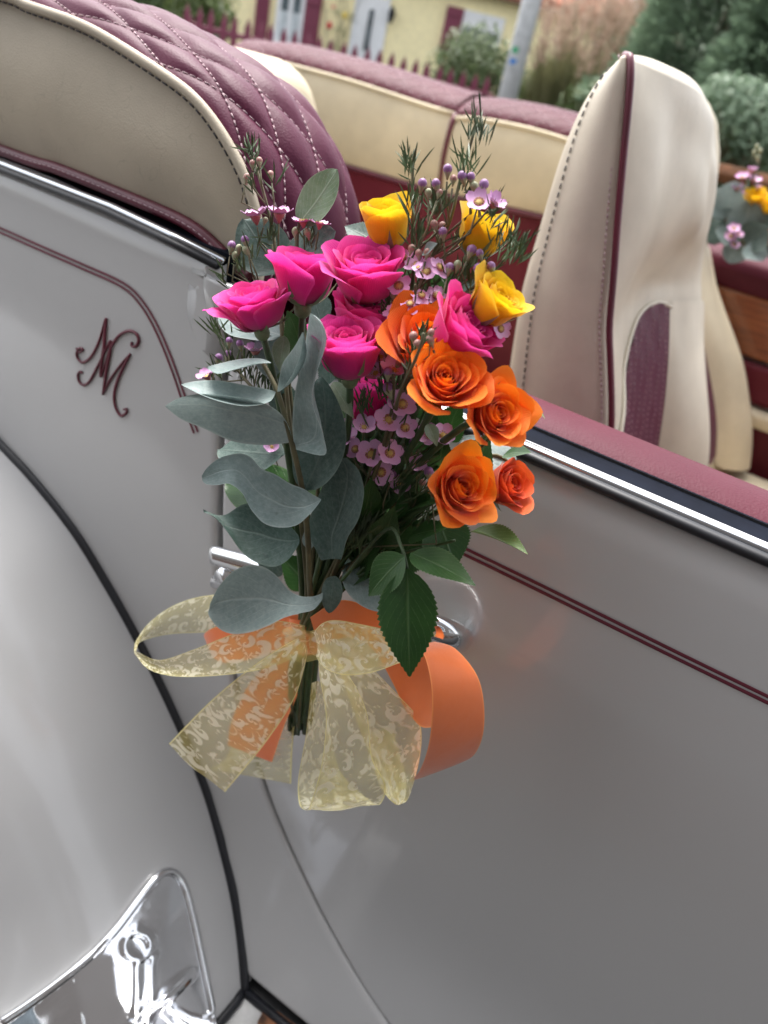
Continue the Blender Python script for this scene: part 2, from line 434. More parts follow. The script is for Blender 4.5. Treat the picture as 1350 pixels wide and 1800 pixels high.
# --- quarter panel and sill (one pressing) and door, outlined on the body side
shut = cr([PS(*p) for p in [(385, 500), (387, 620), (386, 780), (384, 960), (392, 1080), (415, 1210), (458, 1365), (503, 1480), (560, 1600), (628, 1722), (690, 1815)]], 6)
fork = PS(430, 1738); ZR = fork.z
shut2 = [Vector((p.x, p.z)) for p in shut if p.z > ZR+.02]
qo = [Vector((-1.25, 1.044)), Vector((-.52, 1.044)), Vector((-.40, 1.042)), Vector((-.318, 1.037))]
qo = roundcorners([Vector((-1.25, ZR+.01))]+qo[:1]+[Vector((-.8, 1.044)), Vector((-.5, 1.0435)), Vector((shut2[0].x-.004, 1.038))]+[p+Vector((-.003, 0)) for p in shut2]+[Vector((shut2[-1].x+.01, ZR+.008))], [0, 0, 0, .0, .055]+[0]*(len(shut2)+1))
quarter = panel('quarter_panel', [(p.x, p.y) for p in qo], lambda x, z: .018 if (z > 1.02 and x < -.345) else (.010 if z > .95 else .006), M['paint'], car, thick=.006)
do = [p+Vector((.003, 0)) for p in shut2]
do = [Vector((shut2[0].x+.003, 1.002))]+do+[Vector((shut2[-1].x+.012, ZR+.012)), Vector((.80, ZR+.012)), Vector((.83, 1.0035))]
do = roundcorners(do, [.012]+[0]*len(shut2)+[.01, .02, .02])
door = panel('door', [(p.x, p.y) for p in do], lambda x, z: .027 if z > .982 else .004, M['paint'], car, thick=.004)
# dark shell behind the shut lines, the front wing beyond the door and the tail, so that the car goes on outside the frame
mb = MB()
G = [[Vector((x, flare(x, z)+.045, z)) for z in [ZR-.05+(1.0-ZR+.05)*k/14 for k in range(15)]] for x in (-1.3, -.6, -.3, 0, .4, .85)]
mb.grid(G); mb.build('inner_body_shell', M['shell'], car)
panel('front_wing', [(.836, ZR+.01), (1.9, ZR+.05), (1.95, .86), (1.4, .96), (.836, 1.0)], lambda x, z: .03 if z > .84 else .005, M['paint'], car, thick=.03, step=.03, fill=.1)
mb = MB()
mb.grid([[Vector((x, y, .985+.02*math.sin(math.pi*(y)/1.4)-(.12*smooth(1.2, 2.2, x)))) for y in [0.03+1.34*k/10 for k in range(11)]] for x in [.86+.14*k for k in range(8)]])
mb.build('bonnet', M['paint'], car)
mb = MB()
mb.grid([[Vector((x, y, 1.03+.03*math.sin(math.pi*y/1.4)-(.5*smooth(-1.3, -2.2, x)))) for y in [0.03+1.34*k/10 for k in range(11)]] for x in [-1.24-.12*k for k in range(9)]])
mb.build('rear_deck', M['paint'], car)
mb = MB()
for x0, x1, z0, z1 in [(-2.2, -1.28, .4, .55)]: mb.box((x0, .03, z0), (x1, 1.37, z1))
bevel(mb.build('rear_valance', M['paint'], car, smoothit=False), .03)
# far body side
mb = MB(); mb.box((-1.9, 1.33, .33), (1.9, 1.372, .972)); bevel(mb.build('far_body_side', M['paint'], car, smoothit=False), .015)
mb = MB(); mb.box((-1.9, .08, .30), (1.9, 1.32, .34)); mb.build('floor_pan', M['shell'], car, smoothit=False)

# --- rear fender: a dome growing out of a welted seam
wpx = [(0, 778), (60, 842), (130, 930), (185, 1018), (240, 1116), (292, 1220), (333, 1312), (367, 1400), (392, 1490), (411, 1570), (423, 1650), (431, 1738)]
seamF = cr([PS(*p) for p in wpx], 5)
p0 = seamF[0]
back = [Vector((-1.33, 0, ZR)), Vector((-1.26, 0, .62)), Vector((-1.10, 0, .80)), Vector((-.90, 0, .885)), Vector((-.70, 0, .885))]
for b in back: b.y = flare(b.x, b.z)
seamF = cr(back+[p0], 6)[:-1]+seamF
FC = Vector((-.80, 0, ZR-.02))
NA = 16
G = []
for p in seamF:
    q = p+Vector((0, .012, 0)); row = []
    for k in range(NA+1):
        a = k/NA*math.pi/2*1.12
        rad = (FC-Vector((p.x, 0, p.z)))
        lat = .62*(1-math.cos(a))**1.55; outw = .30*math.sin(a)
        c = Vector((p.x, q.y-outw, p.z))+rad*lat
        row.append(c)
    G.append(row)
mb = MB(); mb.grid(G)
fender = mb.build('rear_fender', M['paint'], car)
md = fender.modifiers.new('sub', 'SUBSURF'); md.levels = 1; md.render_levels = 2
fbv = BVHTree.FromPolygons([v for v in mb.v], mb.f)
def onf(u, v, lift=0):
    d = ray(u, v).normalized(); h = fbv.ray_cast(CAM, d)
    if h[0] is None: return None
    n = h[1] if h[1].dot(d) < 0 else -h[1]
    return h[0]+n*lift
mb = MB(); mb.tube([p+Vector((.001, -.001, .0)) for p in seamF], .0042, 10); mb.build('fender_welt', M['rubber'], car)
# running board with welts where it meets the body
mb = MB()
mb.box((-.50, -.34, ZR-.045), (1.9, -.02, ZR-.004))
rb = bevel(mb.build('running_board', simple('running_board_rubber', (.022, .022, .023), .8, .2, 60, .5, 250), car, smoothit=False), .008, 3)
mb = MB(); mb.box((-.27, -.16, ZR-.0035), (-.13, -.05, ZR-.001)); mb.build('step_plate', simple('worn_white_paint', (.55, .55, .54), .45, .15, 60), rb, smoothit=False)
mb = MB(); fx = fork.x
mb.tube([Vector((x, flare(x, ZR+.004)-.004, ZR)) for x in [fx+.12*k for k in range(0, 16)]], .0042, 8); mb.build('sill_welt', M['rubber'], rb)
fwl = []
for k in range(1, 24):
    c = None
    # walk down the fender nose where it meets the board
    y = fork.y-.0135*k
    h = fbv.ray_cast(Vector((.6, y, ZR+.001)), Vector((-1, 0, 0)))
    if h[0] is not None: fwl.append(h[0]+Vector((.002, 0, 0)))
mb = MB(); mb.tube([fork]+fwl, .0042, 8); mb.build('fender_foot_welt', M['rubber'], rb)
mb = MB()
rp = [(452, 1797), (462, 1778), (474, 1770), (492, 1780), (512, 1795), (540, 1815), (500, 1830), (460, 1820)]
def onz(u, v, z):
    d = ray(u, v); return CAM+d*((z-CAM.z)/d.z)
rp = [onz(u, v, ZR+.0008) for u, v in rp]
mb.add(rp, [tuple(range(len(rp)))[::-1]])
mb.build('rust_patch', simple('rust', (.22, .09, .04), .8, .5, 90, .5, 300), rb, smoothit=False)
# wheel in the arch
mb = MB(); WC = Vector((-.80, .10, .33))
for R0, r0, yo in ((.26, .075, 0),):
    G = [[WC+Vector((math.cos(2*math.pi*i/40)*(R0+r0*math.cos(2*math.pi*j/12)), yo+r0*1.1*math.sin(2*math.pi*j/12), math.sin(2*math.pi*i/40)*(R0+r0*math.cos(2*math.pi*j/12)))) for j in range(13)] for i in range(41)]
    mb.grid(G)
wheel = mb.build('wheel', M['rubber'], car)
mb = MB(); mb.sphere(WC+Vector((0, -.03, 0)), (.19, .03, .19), 24, 8); mb.build('hub_cap', M['chrome'], wheel)

# --- chrome stone guard on the fender's leading corner
gout = [(302, 1524), (318, 1536), (330, 1566), (345, 1625), (357, 1680), (368, 1735), (381, 1800), (388, 1850), (300, 1880), (120, 1880), (-40, 1860), (-60, 1832), (0, 1797), (40, 1771), (85, 1738), (125, 1706), (165, 1670), (205, 1628), (240, 1583), (270, 1545), (286, 1528)]
gp = resample([Vector((a, b)) for a, b in gout], 7)
vv, ff = fill2d([(p.x, p.y) for p in gp], 11, 6)
poly = [Vector((p.x, p.y)) for p in gp]
def edist(u, v):
    q = Vector((u, v)); d = 1e9
    for i in range(len(poly)):
        a, b = poly[i], poly[(i+1) % len(poly)]; ab = b-a; t = max(0, min(1, (q-a).dot(ab)/max(1e-9, ab.length_squared))); d = min(d, (q-a-ab*t).length)
    return d
V = []; ok = True
# embossed ornament: ring with a long leg and a crossing bar
orn = [[(238+23*math.cos(a), 1660+24*math.sin(a)) for a in [2*math.pi*k/24 for k in range(25)]],
       [(237, 1688), (237, 1740), (232, 1800)], [(262, 1688), (262, 1745), (250, 1830)],
       [(222, 1798), (262, 1762), (300, 1728), (326, 1706)], [(228, 1806), (268, 1772), (306, 1738), (328, 1716)],
       [(240, 1628), (241, 1640)], [(268, 1676), (262, 1690)]]
def odist(u, v):
    q = Vector((u, v)); d = 1e9
    for L in orn:
        for a, b in zip(L[:-1], L[1:]):
            a = Vector(a); b = Vector(b); ab = b-a; t = max(0, min(1, (q-a).dot(ab)/max(1e-9, ab.length_squared))); d = min(d, (q-a-ab*t).length)
    return d
xs = [p.x for p in vv]; extra = []
def guard_pt(u, v):
    e = edist(u, v)
    lift = .003 + .0024*math.exp(-(odist(u, v)/3.6)**2) + .0014*smooth(14, 70, e)
    lift += .0006*mnoise.noise(Vector((u*.012, v*.012, 3.3)))*smooth(15, 40, e)
    if e < .5: lift = .0005
    p = onf(u, v, 0)
    return p, lift
# fine regular grid inside so the embossing holds
vv, ff = fill2d([(p.x, p.y) for p in gp], 4.5, 2.5)
gv = []
for p in vv:
    h, l = guard_pt(p.x, p.y)
    if h is None: h = PY(p.x, p.y, -.15)
    d = (CAM-h).normalized(); hit = fbv.find_nearest(h); n = hit[1]; n = n if n.dot(d) > 0 else -n
    gv.append(h+n*l)
guard = mk('stone_guard', gv, ff, M['chrome'], fender)
md = guard.modifiers.new('sm', 'SMOOTH'); md.factor = .5; md.iterations = 5

rimP = [p for p in gp if p.y < 1815]
i0 = min(range(len(gp)), key=lambda i: (gp[i]-Vector((0, 1800))).length); rimP = gp[i0:]+gp[:i0]; rimP = [p for p in rimP if p.y < 1840 or p.x > 300]
rimP = [Vector((p.x, p.y)) for p in rimP if not (p.y > 1842)]
cg = Vector((225, 1720)); R3 = []
for p in rimP:
    q = p+(cg-p).normalized()*4; h = onf(q.x, q.y)
    if h is not None: d = (CAM-h).normalized(); R3.append(h+d*.0035)
for _ in range(4): R3 = [R3[0]]+[(R3[i-1]+R3[i]*2+R3[i+1])/4 for i in range(1, len(R3)-1)]+[R3[-1]]
mb = MB(); mb.tube(R3, .0034, 12); mb.build('guard_rim', M['chrome'], fender)
# --- coachlines: two thin painted stripes, and the monogram, laid on the panel
def stripe(px, half, name, parent, y_off=-.0006, sub=6):
    P = cr([PS(*p) for p in px], sub); mb = MB(); L = []
    for i, p in enumerate(P):
        t = (P[min(i+1, len(P)-1)]-P[max(0, i-1)]); t.y = 0; t.normalize(); n = Vector((-t.z, 0, t.x))
        row = []
        for s in (-1, -.6, 0, .6, 1):
            q = p+n*half*s; q.y = flare(q.x, q.z)+y_off-(.0002*(1-s*s)); row.append(q)
        L.append(row)
    mb.grid(L); return mb.build(name, M['maroon_line'], parent)
ql = [(-60, 380), (0, 404), (70, 435), (150, 470), (200, 492), (228, 509), (250, 533), (270, 565), (290, 608), (308, 655), (325, 705), (345, 760)]
def off(px, d):
    out = []
    for i, p in enumerate(px):
        a = Vector(px[max(0, i-1)]); b = Vector(px[min(len(px)-1, i+1)]); t = (b-a).normalized(); out.append((p[0]-t.y*d, p[1]+t.x*d))
    return out
stripe(off(ql, 3.6), .00095, 'coachline', quarter); stripe(off(ql, -3.6), .00095, 'coachline', quarter)
dl = [(700, 912), (820, 970), (930, 1023), (1060, 1087), (1200, 1156), (1350, 1229), (1500, 1303)]
stripe(off(dl, 5), .00105, 'coachline', door); stripe(off(dl, -5), .00105, 'coachline', door)

def zz(x, y): return (x/2.935, 240+y/2.935)     # from the enlarged crop of the monogram
mono = {
 'N': [([(398, 1090), (412, 1112), (432, 1100), (420, 1090), (402, 1105), (402, 1138), (428, 1165), (462, 1148), (490, 1110), (520, 1040), (548, 940)], 5, 7),
       ([(552, 935), (545, 1010), (540, 1090), (528, 1160), (522, 1240)], 10, 9),
       ([(526, 1240), (555, 1150), (580, 1080), (620, 1025), (668, 1002), (705, 1015), (720, 1050), (704, 1082), (682, 1078), (686, 1060)], 6, 8)],
 'M': [([(430, 1222), (418, 1210), (406, 1228), (412, 1262), (436, 1282), (466, 1262), (500, 1200), (535, 1130), (572, 1055)], 5, 7),
       ([(574, 1050), (572, 1110), (556, 1190), (545, 1260), (535, 1330)], 8, 9),
       ([(535, 1330), (575, 1250), (625, 1180), (676, 1122)], 5, 6),
       ([(676, 1120), (640, 1190), (606, 1270), (592, 1340), (602, 1400), (628, 1440), (655, 1425), (658, 1404), (642, 1408)], 9, 6)],
}
mb = MB()
for k_, strokes in mono.items():
    for pts, w0, w1 in strokes:
        P = cr([PS(*zz(*p)) for p in pts], 6)
        R = []
        for i in range(len(P)):
            t = i/(len(P)-1); w = lerp(w0, w1, t)*(0.75+.45*math.sin(math.pi*t)); R.append((w/2.935*.00042, .0009))
        mb.tube([p+Vector((0, -.0008, 0)) for p in P], R, 8, flat=(0.7, 0, 0.7))
mb.build('monogram_lettering', M['maroon_line'], quarter)

# --- trim strips along the belt
def sweep(name, P, ry, rz, mat, parent=car, n=12):
    mb = MB(); mb.tube(P, [(rz, ry)]*len(P), n, flat=(0, 0, 1)); return mb.build(name, mat, parent)
XL = [-.300+(.83+.300)*k/16 for k in range(17)]
sweep('belt_gasket', [Vector((x, .0140, 1.0005)) for x in XL], .0035, .0030, M['rubber'], door)
sweep('chrome_belt_strip', [Vector((x, .0205, 1.0025)) for x in XL], .0034, .0026, M['chrome_trim'], door)
sweep('chrome_bead', [Vector((x, .0252, 1.0015)) for x in XL], .0014, .0016, M['chrome'], door)
mb = MB(); mb.box((-.305, .0262, .955), (.83, .062, .9985)); mb.build('window_slot', M['navy'], door, smoothit=False)
# padded door cap
G = []
for x in XL:
    row = []
    for k in range(13):
        a = math.pi*(.0+k/12*1.0)
        row.append(Vector((x, .086-.036*math.cos(a), .975+.028*max(0,math.sin(a))**.8)))
    row += [Vector((x, .128, .95)), Vector((x, .135, .80)), Vector((x, .13, .5))]
    G.append(row)
mb = MB(); mb.grid(G); mb.build('door_cap', M['burg_trim'], door)
mb = MB(); mb.tube([Vector((x, .053, .9935)) for x in XL], .0022, 8); mb.build('cap_edge_bead', M['chrome_dark'], door)
QX = [-1.22+(.895)*k/18 for k in range(19)]
def zq(x): return 1.044-.007*smooth(-.42, -.315, x)
sweep('belt_gasket', [Vector((x, .0140, zq(x)-.0025)) for x in QX], .0035, .0026, M['rubber'], quarter)
sweep('chrome_belt_strip', [Vector((x, .0200, zq(x)-.0005)) for x in QX], .0036, .0025, M['chrome_trim'], quarter)
mb = MB(); mb.box((-1.22, .0245, .99), (-.322, .05, 1.0405)); mb.build('window_slot', M['navy'], quarter, smoothit=False)
PP = [PY(u, v, .033) for u, v in [(0, 264), (100, 297), (200, 337), (300, 379), (350, 407), (385, 438), (415, 468), (440, 490)]]
PP = [Vector((-1.22, .033, PP[0].z)), Vector((-.9, .033, PP[0].z))]+PP
PP = cr(PP, 5)
# --- chrome door handle
def handle():
    mb = MB()
    P = [PY(*p, -.022) for p in [(376, 976), (410, 985), (450, 996), (490, 1010)]]
    mb.tube(cr(P, 4), (.0085, .004) and [(.0075, .005)]*13, 12, flat=(0, 0, 1))
    h = mb.build('door_handle', M['chrome'], door)
    mb = MB(); c = PS(425, 1000)
    mb.tube([c+Vector((0, -.003, 0)), c+Vector((0, -.02, 0))], [.012, .008], 14); mb.build('handle_stem', M['chrome'], h)
    mb = MB()
    a = [PY(382, 1008, -.012), PY(470, 1030, -.012), PY(475, 1052, -.012), PY(384, 1030, -.012)]
    mb.tube([(a[0]+a[3])/2, (a[1]+a[2])/2], [(.0062, .008)]*2, 10, flat=(0, 0, 1)); mb.build('handle_escutcheon', M['chrome'], h)
    mb = MB()
    P = [PY(690, 1082, -.02), PY(730, 1092, -.022), PY(770, 1105, -.020), PY(805, 1122, -.010), PY(812, 1128, .004)]
    mb.tube(cr(P, 4), [(.0085, .006)]*17, 12, flat=(0, 0, 1)); mb.build('handle_lever', M['chrome'], h)
    P = PS(800, 1108); mb = MB()
    mb.sphere(P, (.0085, .005, .007), 14, 8); mb.build('handle_boss', M['paint'], h)
handle()

# --- near coaming: beige side, quilted burgundy roll
seamC = cr([Vector((-1.22, .031, 1.147)), Vector((-.9, .031, 1.147)), Vector((-.7, .031, 1.147))]+[PY(u, v, .031) for u, v in [(0, -10), (50, 10), (125, 36), (185, 65), (280, 125), (340, 170), (385, 225), (425, 295), (445, 350), (455, 395), (460, 440), (455, 500)]], 6)
def side_fill(seam, pipe, name, mat, parent, sgn=-1):
    poly = [(p.x, p.z) for p in seam]+[(p.x, p.z) for p in reversed(pipe)]
    vv, ff = fill2d(poly, .02, .009)
    ed = [Vector(p) for p in poly]
    V = []
    for p in vv:
        d = min((Vector((p.x, p.y))-e).length for e in ed)
        b = .010*smooth(0, .035, d)+.0018*mnoise.noise(Vector((p.x*14, 5, p.y*22)))*smooth(0, .02, d)
        V.append(Vector((p.x, seam[0].y+sgn*b+.004, p.y)))
    o = mk(name, V, ff, mat, parent)
    bm = bmesh.new(); bm.from_mesh(o.data); bmesh.ops.recalc_face_normals(bm, faces=bm.faces); bm.to_mesh(o.data); bm.free()
    return o
coam = thing('rear_coaming', '', '', (-.6, .09, 1.04)); coam.parent = car; coam.location = Vector((-.6, .09, 1.04))-origin(car)
for k in ('label', 'category'): del coam[k]
side_fill([p for p in seamC], [p for p in PP if p.x > -1.3], 'side_panel', M['beige'], coam)
mb = MB(); mb.tube([p+Vector((0, -.001, .0005)) for p in PP], .0042, 10); pipe_o = mb.build('bottom_piping', M['pipe'], coam)
def stitches(P, length, gap, r, mb, off=Vector((0, 0, 0))):
    acc = 0; i = 0; P = [Vector(p) for p in P]; seg = []; on = True; cur = [P[0]]; left = length
    D = 0
    for a, b in zip(P[:-1], P[1:]):
        L = (b-a).length; pos = 0
        while L-pos > left:
            pos += left; q = a.lerp(b, pos/L)
            if on: cur.append(q); seg.append(cur)
            else: cur = [q]
            on = not on; left = length if on else gap
        left -= (L-pos)
        if on: cur.append(b)
    for s in seg:
        if len(s) > 1 and (s[-1]-s[0]).length > 1e-5: mb.tube([q+off for q in (s[0], s[-1])], r, 5)
mb = MB(); stitches([p+Vector((0, -.0046, .0012)) for p in PP], .0035, .0015, .0005, mb); mb.build('stitching', M['thread'], coam, kind='stuff')
mb = MB(); mb.tube([p+Vector((0, -.0005, 0)) for p in seamC], .0032, 10); mb.build('edge_piping', M['beige'], coam)
mb = MB()
SC = [p for p in seamC]
def nrm2(P, i):
    t = (P[min(i+1, len(P)-1)]-P[max(0, i-1)]).normalized(); n = Vector((-t.z, 0, t.x))
    return n if n.z > 0 or n.x > 0 else -n
stitches([p-nrm2(SC, i)*.0038+Vector((0, -.0022, 0)) for i, p in enumerate(SC)], .004, .002, .0006, mb)
mb.build('seam_stitching', M['thread_dark'], coam, kind='stuff')

def curve_len(P):
    d = [0]
    for a, b in zip(P[:-1], P[1:]): d.append(d[-1]+(b-a).length)
    return d
class Roll:
    """padded roll: curve in the x-z plane swept across y from y0 by width w (sign = direction), with a crowned section"""
    def __init__(s, P, w, crown, taper=0):
        s.P = P; s.d = curve_len(P); s.L = s.d[-1]; s.w = w; s.c = crown
        s.N = []
        for i in range(len(P)):
            t = (P[min(i+1, len(P)-1)]-P[max(0, i-1)]); t.y = 0; t.normalize(); n = Vector((-t.z, 0, t.x))
            if n.dot(Vector((.5, 0, 1))) < 0: n = -n
            s.N.append(n)
    def at(s, q, t, h=0):
        q = min(max(q, 0), s.L-1e-6); i = 0
        lo, hi = 0, len(s.d)-1
        while hi-lo > 1:
            m = (lo+hi)//2
            if s.d[m] <= q: lo = m
            else: hi = m
        k = (q-s.d[lo])/max(1e-9, s.d[lo+1]-s.d[lo])
        p = s.P[lo].lerp(s.P[lo+1], k); n = s.N[lo].lerp(s.N[lo+1], k).normalized()
        a = min(max(t, 0), 1)*math.pi
        side = -math.cos(a)*.5+.5
        cr_ = s.c*math.sin(a)**.75 if 0 < a < math.pi else 0
        nn = (n*math.sin(a)+Vector((0, -math.copysign(1, s.w)*math.cos(a), 0))).normalized()
        return p+Vector((0, s.w*lerp(side, min(max(t, 0), 1), .55), 0))+n*cr_+nn*h
def quilt(roll, ds, dt, puff, parent, name, mat, single=False, res=6, t0=0.0, thread=True, dash=(.0034, .0017), rth=.00042, off=(0.0, 0.0)):
    NS = int(roll.L/ds)+2; NTt = int(1/dt)+2
    threads = MB(); joined = MB(); count = 0
    hgt = lambda fa, fb: puff*(max(0, math.sin(math.pi*fa))*max(0, math.sin(math.pi*fb)))**.45
    for A in range(-NTt-2, NS*2+NTt):
        for B in range(-NTt*2-2, NS*2+NTt):
            # lattice: q=ds*(a+b)/2 , t=dt*(a-b)/2
            cq = ds*(A+B+1)/2+off[0]; ct = dt*(A-B)/2+off[1]
            if cq < -ds*.4 or cq > roll.L+ds*.4 or ct < -dt*.45 or ct > 1+dt*.45: continue
            G = []
            for i in range(res+1):
                row = []
                for j in range(res+1):
                    fa, fb = i/res, j/res
                    q = ds*(A+fa+B+fb)/2+off[0]; t = dt*(A+fa-B-fb)/2+off[1]
                    row.append(roll.at(q, t, hgt(fa, fb)*smooth(-.02, .22, t)*smooth(1.02, .8, t)))
                G.append(row)
            if single: joined.grid(G)
            else:
                m_ = MB(); m_.grid(G); m_.build(name, mat, parent)
            count += 1
            if thread:
                for (f1, f2) in (((0, 0), (1, 0)), ((0, 0), (0, 1))):
                    pts = []
                    for k in range(9):
                        fa = lerp(f1[0], f2[0], k/8); fb = lerp(f1[1], f2[1], k/8)
                        q = ds*(A+fa+B+fb)/2+off[0]; t = dt*(A+fa-B-fb)/2+off[1]
                        if 0.02 < t < .98 and 0 < q < roll.L: pts.append(roll.at(q, t, .0007))
                    if len(pts) > 1: stitches(pts, dash[0], dash[1], rth, threads)
    if single: joined.build(name, mat, parent)
    if thread and threads.v: threads.build('quilt_stitching', M['thread'], parent, kind='stuff')
    return count
rollC = Roll(seamC, .108, .014)
quilt(rollC, .080, .25, .0050, coam, 'quilt_panel', M['burg'], off=(.02, .05))
# solid core under the quilting, closing the inner side
core = MB(); core.grid([[rollC.at(rollC.L*i/60, j/10, -.0012) for j in range(11)] for i in range(61)])
core.build('padding_core', M['burg_dark'], coam)
mb = MB(); inn = [rollC.at(rollC.L*i/40, 1, -.001) for i in range(41)]
G = [[p, p+Vector((0, .004, -.10 if p.z > 1.12 else -.05)), Vector((p.x, p.y+.002, .70))] for p in inn]
mb.grid(G); mb.build('inner_lining', M['burg_dark'], coam)

# --- far coaming (mirror side): two padded lengths
def far_coaming(x0, x1, top, lower, y0, parent, offs):
    root = thing('far_coaming', '', '', (0, 0, 0)); root.parent = parent; root.location = Vector(((x0+x1)/2, y0, 1.0))-origin(parent)
    for k in ('label', 'category'): del root[k]
    P = [Vector((lerp(x0, x1, k/14), y0, top(k/14))) for k in range(15)]
    r = Roll(P, .21, .038)
    quilt(r, .055, .20, .0016, root, 'quilted_roll', M['burg_trim'], single=True, res=4, dash=(.008, .003), rth=.0007, off=offs)
    G = []
    for k in range(15):
        p = P[k]; row = []
        for j in range(9):
            t = j/8; z = lerp(p.z-.002, lower(k/14), t)
            row.append(Vector((p.x, y0-.016*max(0,math.sin(math.pi*t))**.6+.012*t, z)))
        G.append(row)
    mb = MB(); mb.grid(G); mb.build('side_panel', M['cream'], root)
    mb = MB(); mb.tube([g[-1]+Vector((0, -.004, 0)) for g in G], .006, 8); mb.build('bottom_piping', M['pipe'], root)
    mb = MB(); mb.tube([p+Vector((0, -.003, -.004)) for p in P], .0045, 8); mb.build('edge_piping', M['cream'], root)
    mb = MB(); mb.tube([G[-1][j]+Vector((.003, -.004, 0)) for j in range(9)], .006, 8); mb.build('seam_piping', M['pipe'], root)
    return root
far_coaming(-1.36, -.768, lambda t: 1.085+.014*smooth(0, .25, t)-.010*smooth(.5, 1, t), lambda t: .925+.01*t, 1.18, car, (0, 0))
far_coaming(-.762, -.40, lambda t: 1.083+.012*max(0,math.sin(math.pi*min(1, t*1.2)))**.7+.006*t, lambda t: .935+.025*t, 1.175, car, (.02, .1))
mb = MB(); mb.grid([[Vector((x, 1.19, z)) for z in (.96, .90, .75, .45)] for x in (-1.4, -.9, -.4, -.2)]); mb.build('interior_side_trim', M['burg_dark'], car)
# rear bench: cream backrest, cushion
def cushion(lo, hi, r, name, mat, parent, rx=0, piv=None, seg=5):
    mb = MB(); mb.box(lo, hi); o = mb.build(name, mat, parent, smoothit=True); m = o.modifiers.new('bevel', 'BEVEL'); m.width = r; m.segments = seg; m.limit_method = 'NONE'
    return o
rs = thing('rear_seat', '', '', (0, 0, 0)); rs.parent = car; rs.location = Vector((-.85, .5, .5))-origin(car)
for k in ('label', 'category'): del rs[k]
mb = MB(); mb.v = [Vector(p) for p in ((-.95, .19, .5), (-.93, .19, 1.125), (-.95, 1.08, .5), (-.93, .70, 1.125), (-.70, .19, .5), (-.76, .19, 1.125), (-.70, 1.08, .5), (-.76, .70, 1.125))]
mb.f = [(0, 1, 3, 2), (4, 6, 7, 5), (0, 4, 5, 1), (2, 3, 7, 6), (0, 2, 6, 4), (1, 5, 7, 3)]; mb.uv = [(0, 0)]*8
br_ = mb.build('backrest', M['cream'], rs); bm_ = br_.modifiers.new('bevel', 'BEVEL'); bm_.width = .05; bm_.segments = 6; bm_.limit_method = 'NONE'
cushion((-.82, .17, .45), (-.45, 1.14, .62), .05, 'seat_cushion', M['cream'], rs)
mb = MB(); mb.grid([[Vector((x, y, .36)) for y in (.1, .7, 1.3)] for x in (-1.3, 0, 1.2)]); mb.build('carpet', simple('burgundy_carpet', (.09, .015, .025), .95, .3, 200), car)
# dashboard and far door trim
mb = MB(); mb.box((.62, .12, .70), (.86, 1.27, .98)); bevel(mb.build('dashboard', M['wood'], car, smoothit=False), .03, 4)
fd = thing('far_door', '', '', (0, 0, 0)); fd.parent = car; fd.location = Vector((.2, 1.28, .7))-origin(car)
for k in ('label', 'category'): del fd[k]
FX = [-.30+1.1*k/12 for k in range(13)]
mb = MB(); mb.grid([[Vector((x, 1.225+.045-.048*math.cos(a), .955+.030*max(0,math.sin(a))**.8)) for a in [math.pi*k/10 for k in range(11)]] for x in FX])
mb.build('door_cap', M['burg_trim'], fd)
mb = MB(); mb.grid([[Vector((x, y, z)) for y, z in ((1.222, .955), (1.226, .935), (1.236, .92))] for x in FX]); mb.build('cap_face', M['burg_trim'], fd)
mb = MB(); mb.box((-.30, 1.232, .815), (.80, 1.25, .922)); bevel(mb.build('wood_panel', M['wood'], fd, smoothit=False), .006, 3)
mb = MB(); mb.box((-.30, 1.226, .735), (.80, 1.25, .808)); bevel(mb.build('upper_pad', M['burg_dark'], fd, smoothit=False), .012, 3)
mb = MB(); mb.box((-.30, 1.20, .700), (.80, 1.25, .730)); bevel(mb.build('armrest_strip', M['cream'], fd, smoothit=False), .01, 3)
mb = MB(); mb.box((-.30, 1.235, .40), (.80, 1.25, .695)); bevel(mb.build('lower_pad', M['burg_dark'], fd, smoothit=False), .006, 3)
mb = MB(); mb.tube([Vector((-.30, 1.222, .975)), Vector((-.30, 1.222, .45))], .006, 8); mb.build('edge_piping', M['pipe'], fd)

